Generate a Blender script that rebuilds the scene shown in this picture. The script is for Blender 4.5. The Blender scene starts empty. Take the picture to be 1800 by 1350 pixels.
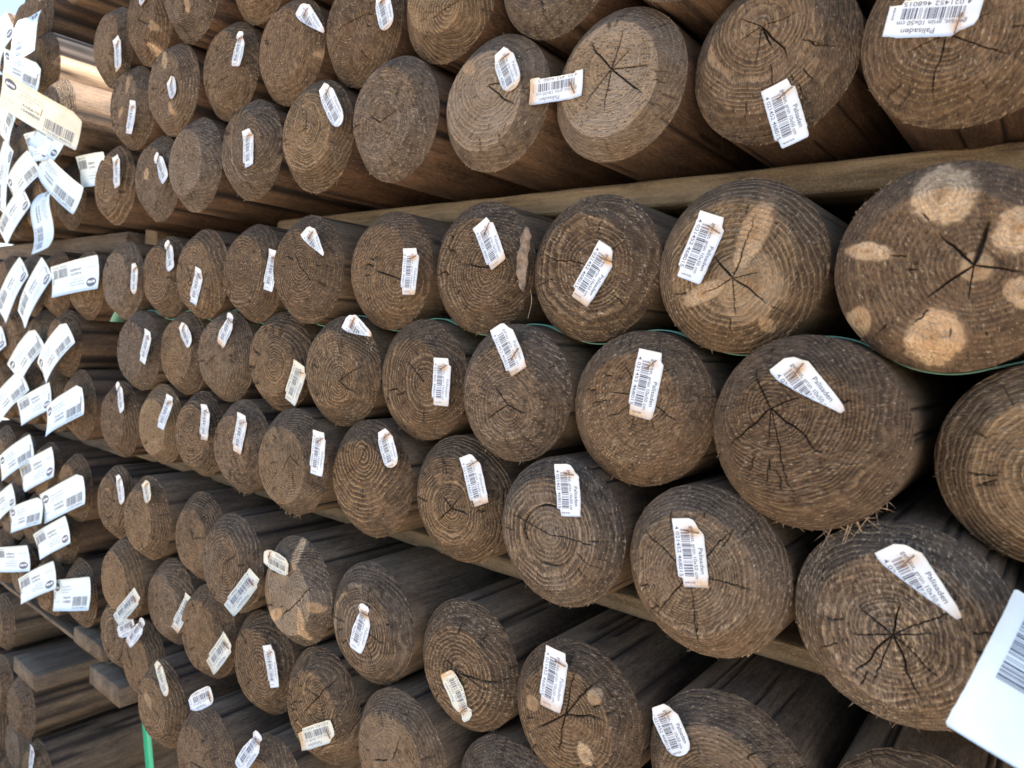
import bpy, math, random
import numpy as np
from mathutils import Matrix, Vector

scene = bpy.context.scene
COL = scene.collection
R = math.radians

# ---------------------------------------------------------------- camera
cam_data = bpy.data.cameras.new("camera")
cam = bpy.data.objects.new("camera", cam_data)
COL.objects.link(cam)
cam_data.sensor_fit = 'HORIZONTAL'
cam_data.sensor_width = 36.0
cam_data.lens = 36.0 * 1236.76 / 1800.0
cam_data.clip_start = 0.01
cam_data.clip_end = 2000.0
right = Vector((0.782791, 0.620025, 0.052981))
up = Vector((-0.081533, 0.017785, 0.996512))
fwd = Vector((-0.61692, 0.784381, -0.064475))
m = Matrix.Identity(4)
for i in range(3):
    m[i][0], m[i][1], m[i][2] = right[i], up[i], -fwd[i]
m.translation = Vector((0.0518, -0.39819, 0.90163))
cam.matrix_world = m
cam_data.dof.use_dof = True
cam_data.dof.focus_distance = 0.52
cam_data.dof.aperture_fstop = 12.0
scene.camera = cam

# ---------------------------------------------------------------- sky, sun, exposure
SUN_DIR = Vector((0.34, 0.24, 0.91)).normalized()      # towards the sun: high, behind the stack
sun_el = math.asin(SUN_DIR.z)
sun_az = math.atan2(SUN_DIR.x, SUN_DIR.y)              # from +Y towards +X
world = bpy.data.worlds.new("World")
scene.world = world
world.use_nodes = True
wn = world.node_tree
wn.nodes.clear()
sky = wn.nodes.new("ShaderNodeTexSky")
sky.sky_type = 'NISHITA'
sky.sun_disc = False
sky.sun_elevation = sun_el
sky.sun_rotation = sun_az
sky.air_density = 1.0
sky.dust_density = 0.6
sky.ozone_density = 2.0
bg = wn.nodes.new("ShaderNodeBackground")
bg.inputs["Strength"].default_value = 0.105
wo = wn.nodes.new("ShaderNodeOutputWorld")
wn.links.new(sky.outputs[0], bg.inputs[0])
wn.links.new(bg.outputs[0], wo.inputs[0])

sun_data = bpy.data.lights.new("sun", 'SUN')
sun_data.energy = 5.0
sun_data.angle = R(0.53)
sun_data.color = (1.0, 0.95, 0.87)
sun = bpy.data.objects.new("sun", sun_data)
sun.rotation_euler = SUN_DIR.to_track_quat('Z', 'Y').to_euler()
sun.location = (2, 3, 5)
COL.objects.link(sun)

scene.view_settings.view_transform = 'Standard'
scene.view_settings.look = 'None'
scene.view_settings.gamma = 1.0
scene.view_settings.exposure = 2.25
scene.view_settings.use_curve_mapping = False
scene.render.engine = 'CYCLES'
scene.cycles.max_bounces = 8
scene.cycles.diffuse_bounces = 5

# ---------------------------------------------------------------- measured layout (metres; tags and details in mm)
BEVEL = 0.0155          # depth of the turned bevel at each log end
LOG_LEN = 0.50
LOGS = [
  {'k': 'U1-1', 'p': [0.0013, 0.0157, 1.0672, 0.0504], 'pith': [-8.2, -8.4], 'cr': [[-162.2, 18.7, 0.6], [-99.5, 34.4, 0.8], [-30.7, 31.5, 0.8], [20.1, 18.8, 0.7]], 'tone': -0.15},
  {'k': 'U1-2', 'p': [-0.0981, 0.0233, 1.0722, 0.0489], 'pith': [-3.0, 14.6], 'cr': [[-61.7, 15.7, 1.6], [-50.1, 28.1, 1.3], [-155.8, 14.0, 0.7], [9.8, 21.0, 0.7], [-92.5, 21.9, 0.7], [149.3, 15.3, 0.6]], 'tone': 0.02, 'sp': 0.4},
  {'k': 'U1-3', 'p': [-0.197, 0.0148, 1.0721, 0.0499], 'pith': [3.6, 5.2], 'cr': [[129.3, 29.0, 1.0], [37.1, 17.1, 0.8], [72.8, 25.0, 0.7], [-40.6, 31.4, 1.2], [-136.4, 28.0, 1.1], [-4.4, 30.5, 0.7], [-99.2, 27.6, 0.6]], 'tone': 0.62, 'sp': 0.3},
  {'k': 'U1-4', 'p': [-0.2969, 0.0087, 1.0745, 0.0499], 'pith': [4.2, 8.4], 'cr': [[-37.8, 32.9, 0.7], [1.8, 37.0, 0.7]], 'kn': [[-16.8, 25.2, 5.8, 2, 0.4]], 'tone': 0.5, 'sp': 0.3},
  {'k': 'U1-5', 'p': [-0.3975, 0.0006, 1.0759, 0.0506], 'pith': [-2.1, -5.9], 'cr': [[20.8, 22.5, 0.8], [153.5, 14.5, 0.7]], 'tone': -0.05},
  {'k': 'U1-6', 'p': [-0.499, -0.0007, 1.0751, 0.0507], 'pith': [3.1, 3.6], 'tone': 0.35},
  {'k': 'U1-7', 'p': [-0.6, -0.0036, 1.0743, 0.0501], 'pith': [17.4, 2.4], 'tone': -0.1},
  {'k': 'U1-8', 'p': [-0.7007, -0.0078, 1.0698, 0.0504], 'pith': [18.1, -4.8], 'tone': 0.1},
  {'k': 'U1-9', 'p': [-0.8013, -0.0004, 1.0667, 0.05], 'kn': [[-5.0, 3.6, 6.6, 1.2, 0.7]]},
  {'k': 'U1-10', 'p': [-0.902, -0.0066, 1.0669, 0.05]},
  {'k': 'U2-1', 'p': [-0.1493, 0.0018, 1.1601, 0.05]},
  {'k': 'U2-2', 'p': [-0.2491, 0.0101, 1.1619, 0.0496], 'tone': -0.5},
  {'k': 'U2-3', 'p': [-0.3483, 0.0074, 1.1627, 0.049], 'pith': [14.2, -14.5], 'cr': [[6.4, 22.8, 0.8], [-163.5, 24.7, 0.5]], 'tone': 0.5},
  {'k': 'U2-4', 'p': [-0.4488, 0.0068, 1.1622, 0.0494], 'tone': -0.15},
  {'k': 'U2-5', 'p': [-0.55, 0.0038, 1.1622, 0.05], 'pith': [3.8, -5.1], 'kn': [[50.6, -13.7, 4.5, 2.6, 0.6]]},
  {'k': 'U2-6', 'p': [-0.6502, 0.0003, 1.1612, 0.05], 'pith': [16.1, -12.3]},
  {'k': 'U2-7', 'p': [-0.7506, -0.0088, 1.1576, 0.0503], 'kn': [[2.5, 25.6, 7.3, 1.6, 0.8], [58.8, 15.7, 4.1, 2, 0.6], [17.7, -26.6, 4.3, 2.2, 0.7]]},
  {'k': 'U2-8', 'p': [-0.8515, -0.0074, 1.1539, 0.0505], 'kn': [[11.4, 20.4, 5.3, 2.2, 0.8], [-5.7, -8.4, 4.7, 2.2, 0.6]]},
  {'k': 'U3-1', 'p': [-0.602, 0.002, 1.2478, 0.0489]},
  {'k': 'U3-2', 'p': [-0.7025, -0.0142, 1.247, 0.0504], 'kn': [[12.8, -19.9, 5.8, 2.2, 0.9]]},
  {'k': 'U3-3', 'p': [-0.8036, -0.011, 1.2438, 0.0506], 'kn': [[22.2, -43.6, 7.5, 2, 0.95], [29.2, -17.4, 6.2, 1.5, 0.5]]},
  {'k': 'U3-4', 'p': [-0.9087, -0.0077, 1.236, 0.0494]},
  {'k': 'M1-1', 'p': [0.0027, -0.0041, 0.9465, 0.0508], 'pith': [12.1, -0.9], 'cr': [[132.8, 22.2, 1.5], [76.2, 22.1, 3.0], [-139.9, 24.8, 1.4], [-10.6, 21.0, 1.2], [-94.6, 16.4, 0.8]], 'kn': [[-2.8, 32.8, 15.1, 1.15, 1], [-1.3, -34.5, 13.8, 1.15, 1], [-32.3, 6.7, 5.3, 2.6, 0.95], [-36.1, -27.5, 8.4, 1.2, 0.85], [28.1, 15.0, 10.9, 1.3, 1], [31.4, -13.4, 7.9, 1.2, 0.8], [13.0, -1.9, 7.7, 1.05, 0.55]], 'tone': -0.3, 'sp': 0.5},
  {'k': 'M1-2', 'p': [-0.1008, -0.0006, 0.9494, 0.05], 'pith': [3.4, -8.0], 'cr': [[132.5, 17.9, 1.5], [-32.6, 24.6, 1.0], [-80.5, 21.9, 0.8], [71.6, 37.5, 1.0], [-150.3, 19.7, 0.9], [9.2, 16.1, 0.6]], 'kn': [[13.1, 15.5, 9.2, 2.6, 0.95], [-12.8, -16.2, 6.5, 2.6, 0.85], [22.9, -32.9, 4.9, 1, 0.7], [13.7, -13.0, 21.7, 1.05, 0.45]], 'tone': 0.25, 'sp': 0.9},
  {'k': 'M1-3', 'p': [-0.2004, 0.0046, 0.9509, 0.0495], 'pith': [8.6, -1.1], 'cr': [[167.4, 42.7, 0.7], [38.1, 33.1, 0.5]], 'tone': -0.32, 'sp': 1.0},
  {'k': 'M1-4', 'p': [-0.2998, 0.0068, 0.9533, 0.0497], 'pith': [18.5, -1.4], 'cr': [[172.6, 23.7, 0.8], [26.7, 25.4, 0.5]], 'tone': -0.2, 'sp': 0.9},
  {'k': 'M1-5', 'p': [-0.3995, 0.0044, 0.9529, 0.0496], 'pith': [22.9, -7.5], 'cr': [[166.0, 30.4, 0.9], [-22.4, 20.4, 0.8]], 'tone': -0.15},
  {'k': 'M1-6', 'p': [-0.4995, -0.0055, 0.9546, 0.0502], 'pith': [9.0, 0.3]},
  {'k': 'M1-7', 'p': [-0.5997, 0.0033, 0.9535, 0.0498]},
  {'k': 'M1-8', 'p': [-0.6997, 0.0021, 0.9542, 0.05], 'sp': 1},
  {'k': 'M1-9', 'p': [-0.7997, 0.0102, 0.9529, 0.0498]},
  {'k': 'M1-10', 'p': [-0.9, 0.0049, 0.9494, 0.0499]},
  {'k': 'M2-0', 'p': [0.0518, 0.0054, 0.8573, 0.0488], 'tone': 0.3},
  {'k': 'M2-1', 'p': [-0.0522, -0.0179, 0.8611, 0.0505], 'pith': [-13.7, 12.1], 'cr': [[118.7, 24.8, 1.0], [-131.7, 32.0, 1.1], [-36.3, 34.5, 1.0], [24.3, 17.0, 0.9], [-86.5, 17.0, 0.6], [-71.9, 47.8, 0.5]], 'tone': -0.42, 'sp': 0.5},
  {'k': 'M2-2', 'p': [-0.1537, -0.0059, 0.8626, 0.049], 'pith': [8.4, 9.4], 'cr': [[179.3, 23.5, 0.7], [46.7, 27.3, 0.8], [127.3, 22.4, 0.7], [-66.5, 24.7, 0.7], [-29.8, 28.5, 0.6], [-108.8, 24.5, 0.6], [-143.1, 30.2, 0.5]], 'tone': -0.2, 'sp': 0.9},
  {'k': 'M2-3', 'p': [-0.2526, -0.0075, 0.8635, 0.049], 'pith': [6.7, -7.3], 'cr': [[135.7, 19.0, 0.7], [-149.3, 21.8, 0.6], [-15.4, 19.0, 0.5]], 'tone': -0.08, 'sp': 0.9},
  {'k': 'M2-4', 'p': [-0.3512, -0.0001, 0.865, 0.0492], 'pith': [15.5, -0.6], 'cr': [[140.9, 28.5, 0.7]]},
  {'k': 'M2-5', 'p': [-0.4506, -0.0015, 0.8646, 0.0498], 'pith': [14.5, -7.3], 'sp': 1.1},
  {'k': 'M2-6', 'p': [-0.5504, 0.0037, 0.8671, 0.0495], 'pith': [8.2, -1.9]},
  {'k': 'M2-7', 'p': [-0.6499, 0.0049, 0.8665, 0.0499], 'sp': 1},
  {'k': 'M2-8', 'p': [-0.7498, 0.01, 0.8646, 0.0496]},
  {'k': 'M2-9', 'p': [-0.8501, 0.0026, 0.8623, 0.0501]},
  {'k': 'M3-1', 'p': [-0.0016, -0.0132, 0.7731, 0.0507], 'pith': [-1.0, -1.1], 'cr': [[148.3, 17.6, 1.0], [82.5, 17.3, 1.2], [-124.7, 31.4, 1.1], [-63.5, 32.6, 1.3], [-164.6, 18.9, 0.8], [19.0, 16.8, 0.8], [-33.0, 24.8, 0.7], [-104.5, 29.9, 0.6], [41.1, 34.0, 0.6]], 'tone': 0.02, 'sp': 1.5},
  {'k': 'M3-2', 'p': [-0.1027, -0.0119, 0.7741, 0.0498], 'pith': [-3.1, 0.9], 'cr': [[147.1, 37.6, 0.9], [-121.1, 36.0, 0.9], [53.4, 39.9, 0.8], [-76.5, 41.6, 0.7], [-0.5, 37.9, 0.6]], 'sp': 1.0},
  {'k': 'M3-3', 'p': [-0.2023, -0.0147, 0.7762, 0.0497], 'pith': [2.6, 1.1], 'cr': [[165.3, 33.4, 0.6], [2.0, 38.9, 0.5]], 'sp': 0.8},
  {'k': 'M3-4', 'p': [-0.3017, -0.0016, 0.7777, 0.0496], 'pith': [3.3, -4.1], 'cr': [[-137.2, 20.5, 1.0], [56.2, 12.3, 0.9], [-5.9, 17.3, 0.7], [138.7, 12.3, 0.6]]},
  {'k': 'M3-5', 'p': [-0.4016, -0.0057, 0.7773, 0.0501], 'pith': [3.9, 23.4], 'cr': [[59.1, 10.2, 1.6], [-115.8, 10.2, 1.0]], 'tone': 0},
  {'k': 'M3-6', 'p': [-0.5025, -0.0124, 0.7774, 0.0506], 'pith': [14.3, 9.4], 'tone': 0.3},
  {'k': 'M3-7', 'p': [-0.6021, -0.0038, 0.7772, 0.0488]},
  {'k': 'M3-8', 'p': [-0.7006, 0.0059, 0.7769, 0.0486]},
  {'k': 'M3-9', 'p': [-0.7992, 0.0073, 0.7761, 0.0498], 'kn': [[40.4, 42.4, 5.9, 2.6, 0.8]], 'tone': 0.5},
  {'k': 'M3-10', 'p': [-0.8995, 0.0034, 0.7713, 0.0493]},
  {'k': 'L1-2', 'p': [-0.0836, -0.0055, 0.6554, 0.0498]},
  {'k': 'L1-3', 'p': [-0.1835, -0.0114, 0.6572, 0.0499], 'pith': [1.3, 6.3], 'cr': [[81.5, 34.0, 1.1], [-98.5, 28.6, 1.3], [-139.7, 29.8, 0.9], [16.3, 28.9, 0.9], [55.9, 44.4, 0.7]], 'kn': [[-25.0, 4.1, 6.1, 1, 0.7], [21.7, 25.1, 6.4, 1, 0.75], [17.7, -13.3, 6.5, 1.3, 0.9]], 'sp': 0.6},
  {'k': 'L1-4', 'p': [-0.2827, -0.0075, 0.6559, 0.0491], 'pith': [6.0, -0.1], 'cr': [[-5.9, 28.6, 1.0], [7.2, 51.6, 1.3], [158.4, 22.2, 0.6]], 'sp': 1.0},
  {'k': 'L1-5', 'p': [-0.3823, -0.0156, 0.6609, 0.0504], 'pith': [7.2, -0.9], 'tone': 0.05},
  {'k': 'L1-6', 'p': [-0.483, -0.0168, 0.6615, 0.05], 'pith': [20.9, 0.5], 'cr': [[-137.4, 39.2, 1.0], [47.3, 23.0, 0.7], [-54.6, 23.4, 0.6]], 'kn': [[8.6, 38.5, 5.6, 3.2, 1], [23.9, -21.8, 6.1, 3, 0.95], [-13.5, -22.4, 6.3, 2.4, 0.95], [37.6, -2.4, 5.5, 1.8, 0.7]], 'tone': 0.75},
  {'k': 'L1-7', 'p': [-0.5837, -0.021, 0.664, 0.0506]},
  {'k': 'L1-8', 'p': [-0.6847, 0.0002, 0.6643, 0.0502]},
  {'k': 'L1-9', 'p': [-0.7854, -0.0121, 0.6674, 0.0505]},
  {'k': 'L1-10', 'p': [-0.8984, 0.0004, 0.6627, 0.0493]},
  {'k': 'L2-i', 'p': [-0.2351, -0.0101, 0.5687, 0.0498]},
  {'k': 'L2-h', 'p': [-0.3353, -0.0215, 0.5713, 0.0503]},
  {'k': 'L2-g', 'p': [-0.4366, -0.0196, 0.5717, 0.0508], 'pith': [11.1, 16.8], 'tone': 0.2},
  {'k': 'L2-f', 'p': [-0.5378, -0.0123, 0.574, 0.0502], 'pith': [10.4, 5.0], 'tone': -0.1},
  {'k': 'L2-a', 'p': [-0.6385, -0.0135, 0.5746, 0.0503]},
  {'k': 'L2-b', 'p': [-0.7391, -0.004, 0.5769, 0.0501]},
  {'k': 'L2-c', 'p': [-0.8417, -0.0149, 0.5789, 0.0503]},
  {'k': 'L3-c', 'p': [-0.4853, -0.0337, 0.4788, 0.0498]},
  {'k': 'L3-b', 'p': [-0.5852, -0.0417, 0.4721, 0.0501]},
  {'k': 'L3-a', 'p': [-0.7017, -0.0306, 0.4784, 0.0483], 'kn': [[-6.2, 7.1, 7.6, 1.6, 0.7]]},
  {'k': 'L3-e', 'p': [-0.7988, -0.0065, 0.4881, 0.0492]},
  {'k': 'L3-d', 'p': [-0.8982, 0.0069, 0.4886, 0.05]},
  {'k': 'S-top', 'p': [-1.1553, -0.0107, 1.3295, 0.0463]},
  {'k': 'S-sun', 'p': [-1.1017, -0.0208, 1.2446, 0.0491]},
  {'k': 'S-end', 'p': [-1.0393, -0.0239, 1.1671, 0.05]},
  {'k': 'S-u1', 'p': [-1.092, 0.01, 1.0716, 0.0489]},
  {'k': 'S-a', 'p': [-1.0288, 0.01, 0.9443, 0.0497]},
  {'k': 'S-b', 'p': [-1.0817, 0.0031, 0.8604, 0.0493]},
  {'k': 'S-c', 'p': [-1.0281, 0.002, 0.7766, 0.05]},
  {'k': 'S-d', 'p': [-1.0418, 0.0048, 0.6566, 0.0495]},
  {'k': 'S-e', 'p': [-1.0986, 0.01, 0.5754, 0.046]},
  {'k': 'S-f', 'p': [-1.0356, 0.01, 0.5029, 0.0499]},
  {'k': 'V-a', 'p': [-1.2095, -0.0079, 0.2743, 0.0501]},
  {'k': 'V-b', 'p': [-1.1581, -0.0006, 0.1849, 0.0499]},
  {'k': 'V-0', 'p': [-1.31, -0.0062, 0.2741, 0.0502]},
  {'k': 'M3-0', 'p': [0.0993, -0.004, 0.7703, 0.05]},
  {'k': 'M1-0', 'p': [0.1037, 0.01, 0.9447, 0.05]},
  {'k': 'U1-0', 'p': [0.1019, 0.01, 1.068, 0.05]},
  {'k': 'L1-1', 'p': [0.0163, 0.0, 0.6581, 0.05]},
  {'k': 'L2-j', 'p': [-0.1352, 0.0, 0.5694, 0.05]},
  {'k': 'U2-0', 'p': [-0.0491, 0.01, 1.159, 0.05]},
  {'k': 'M2-00', 'p': [0.1508, 0.0, 0.8563, 0.05]},
  {'k': 'U4-1', 'p': [-0.8665, 0.01, 1.3251, 0.049]},
  {'k': 'S-over', 'p': [-1.06, 0.0, 1.38, 0.05]},
  {'k': 'U3-00', 'p': [-0.5034, 0.0, 1.2504, 0.0495]},
  {'k': 'U3-01', 'p': [-0.4042, 0.006, 1.2507, 0.0495]},
  {'k': 'U3-02', 'p': [-0.3045, 0.012, 1.2512, 0.0495]},
  {'k': 'U3-03', 'p': [-0.2047, 0.0, 1.2506, 0.0495]},
  {'k': 'U3-04', 'p': [-0.1053, 0.006, 1.2496, 0.0495]},
  {'k': 'U4-00', 'p': [-0.76, 0.0, 1.336, 0.0495]},
  {'k': 'U4-01', 'p': [-0.6594, 0.016, 1.3373, 0.0495]},
  {'k': 'U4-02', 'p': [-0.5596, 0.008, 1.3368, 0.0495]},
  {'k': 'U4-03', 'p': [-0.4585, 0.0, 1.3389, 0.0495]},
  {'k': 'U4-04', 'p': [-0.3586, 0.016, 1.3387, 0.0495]},
  {'k': 'U4-05', 'p': [-0.2584, 0.008, 1.339, 0.0495]},
  {'k': 'U4-06', 'p': [-0.1587, 0.0, 1.3385, 0.0495]},
  {'k': 'U4-07', 'p': [-0.0592, 0.016, 1.3374, 0.0495]},
  {'k': 'U1-x0', 'p': [0.2016, 0.0, 1.068, 0.0495]},
  {'k': 'U1-x1', 'p': [0.3007, 0.004, 1.068, 0.0495]},
  {'k': 'U1-x2', 'p': [0.4, 0.008, 1.068, 0.0495]},
  {'k': 'U2-x0', 'p': [0.0505, 0.0, 1.156, 0.0495]},
  {'k': 'U2-x1', 'p': [0.15, 0.004, 1.156, 0.0495]},
  {'k': 'U2-x2', 'p': [0.25, 0.008, 1.156, 0.0495]},
  {'k': 'U3-x0', 'p': [-0.0055, 0.0, 1.2491, 0.0495]},
  {'k': 'U3-x1', 'p': [0.0945, 0.004, 1.2491, 0.0495]},
  {'k': 'U3-x2', 'p': [0.1945, 0.008, 1.2491, 0.0495]},
  {'k': 'U4-x0', 'p': [0.0405, 0.0, 1.3369, 0.0495]},
  {'k': 'U4-x1', 'p': [0.1405, 0.004, 1.3369, 0.0495]},
  {'k': 'U4-x2', 'p': [0.2405, 0.008, 1.3369, 0.0495]},
  {'k': 'M1-x0', 'p': [0.2033, 0.0, 0.944, 0.0495]},
  {'k': 'M1-x1', 'p': [0.303, 0.004, 0.944, 0.0495]},
  {'k': 'M2-x0', 'p': [0.2505, 0.0, 0.8557, 0.0495]},
  {'k': 'M2-x1', 'p': [0.3504, 0.004, 0.8547, 0.0495]},
  {'k': 'M3-x0', 'p': [0.2003, 0.0, 0.7697, 0.0495]},
  {'k': 'M3-x1', 'p': [0.2996, 0.004, 0.7695, 0.0495]},
  {'k': 'S1-0', 'p': [-1.1934, 0.0076, 1.0693, 0.0495]},
  {'k': 'S1-1', 'p': [-1.2926, 0.0056, 1.0693, 0.0495]},
  {'k': 'S1-2', 'p': [-1.3917, 0.0024, 1.075, 0.0495]},
  {'k': 'S1-3', 'p': [-1.4909, 0.0049, 1.0745, 0.0495]},
  {'k': 'S2-0', 'p': [-1.1506, 0.0023, 1.1588, 0.0495]},
  {'k': 'S2-1', 'p': [-1.2498, 0.0066, 1.1588, 0.0495]},
  {'k': 'S2-2', 'p': [-1.3489, 0.005, 1.1645, 0.0495]},
  {'k': 'S2-3', 'p': [-1.4481, 0.0083, 1.164, 0.0495]},
  {'k': 'S3-0', 'p': [-1.2009, 0.0047, 1.245, 0.0495]},
  {'k': 'S3-1', 'p': [-1.3, 0.0067, 1.2508, 0.0495]},
  {'k': 'S3-2', 'p': [-1.3992, 0.0059, 1.2504, 0.0495]},
  {'k': 'S3-3', 'p': [-1.5001, 0.0082, 1.2485, 0.0495]},
  {'k': 'S4-0', 'p': [-1.2547, 0.0068, 1.3391, 0.0495]},
  {'k': 'S4-1', 'p': [-1.3548, 0.0036, 1.3391, 0.0495]},
  {'k': 'S5-0', 'p': [-1.1321, 0.0081, 0.9456, 0.0495]},
  {'k': 'S5-1', 'p': [-1.2313, 0.007, 0.9449, 0.0495]},
  {'k': 'S5-2', 'p': [-1.3305, 0.0055, 0.9453, 0.0495]},
  {'k': 'S5-3', 'p': [-1.4321, 0.0034, 0.9447, 0.0495]},
  {'k': 'S6-0', 'p': [-1.181, 0.0076, 0.8593, 0.0495]},
  {'k': 'S6-1', 'p': [-1.2812, 0.003, 0.8592, 0.0495]},
  {'k': 'S6-2', 'p': [-1.3807, 0.0051, 0.8598, 0.0495]},
  {'k': 'S6-3', 'p': [-1.4826, 0.0036, 0.8593, 0.0495]},
  {'k': 'S7-0', 'p': [-1.1303, 0.0076, 0.7741, 0.0495]},
  {'k': 'S7-1', 'p': [-1.231, 0.0055, 0.7736, 0.0495]},
  {'k': 'S7-2', 'p': [-1.3315, 0.0021, 0.7736, 0.0495]},
  {'k': 'S7-3', 'p': [-1.4312, 0.0026, 0.7744, 0.0495]},
  {'k': 'S8-0', 'p': [-1.1431, 0.0046, 0.6602, 0.0495]},
  {'k': 'S8-1', 'p': [-1.2444, 0.0048, 0.6611, 0.0495]},
  {'k': 'S8-2', 'p': [-1.3442, 0.0059, 0.6606, 0.0495]},
  {'k': 'S8-3', 'p': [-1.4472, 0.0072, 0.6581, 0.0495]},
  {'k': 'S9-0', 'p': [-1.1945, 0.0068, 0.5753, 0.0495]},
  {'k': 'S9-1', 'p': [-1.2938, 0.0036, 0.5751, 0.0495]},
  {'k': 'S9-2', 'p': [-1.3935, 0.0027, 0.5746, 0.0495]},
  {'k': 'S9-3', 'p': [-1.4983, 0.0064, 0.573, 0.0495]},
  {'k': 'S10-0', 'p': [-1.1393, 0.0076, 0.4889, 0.0495]},
  {'k': 'S10-1', 'p': [-1.2414, 0.0047, 0.4879, 0.0495]},
  {'k': 'S10-2', 'p': [-1.3413, 0.0047, 0.488, 0.0495]},
  {'k': 'S10-3', 'p': [-1.4419, 0.0063, 0.488, 0.0495]},
  {'k': 'V1-0', 'p': [-1.36, 0.0089, 0.3639, 0.0495]},
  {'k': 'V1-1', 'p': [-1.4598, 0.0077, 0.3619, 0.0495]},
  {'k': 'V1-2', 'p': [-1.56, 0.007, 0.3644, 0.0495]},
  {'k': 'V2-0', 'p': [-1.41, 0.0048, 0.2753, 0.0495]},
  {'k': 'V2-1', 'p': [-1.5102, 0.0054, 0.2765, 0.0495]},
  {'k': 'V3-0', 'p': [-1.26, 0.0042, 0.1876, 0.0495]},
  {'k': 'V3-1', 'p': [-1.3601, 0.002, 0.1875, 0.0495]},
  {'k': 'V3-2', 'p': [-1.46, 0.0064, 0.1897, 0.0495]},
  {'k': 'V4-0', 'p': [-1.2102, 0.0085, 0.1001, 0.0495]},
  {'k': 'V4-1', 'p': [-1.31, 0.0089, 0.0998, 0.0495]},
  {'k': 'V4-2', 'p': [-1.41, 0.0078, 0.0996, 0.0495]},
]
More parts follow.
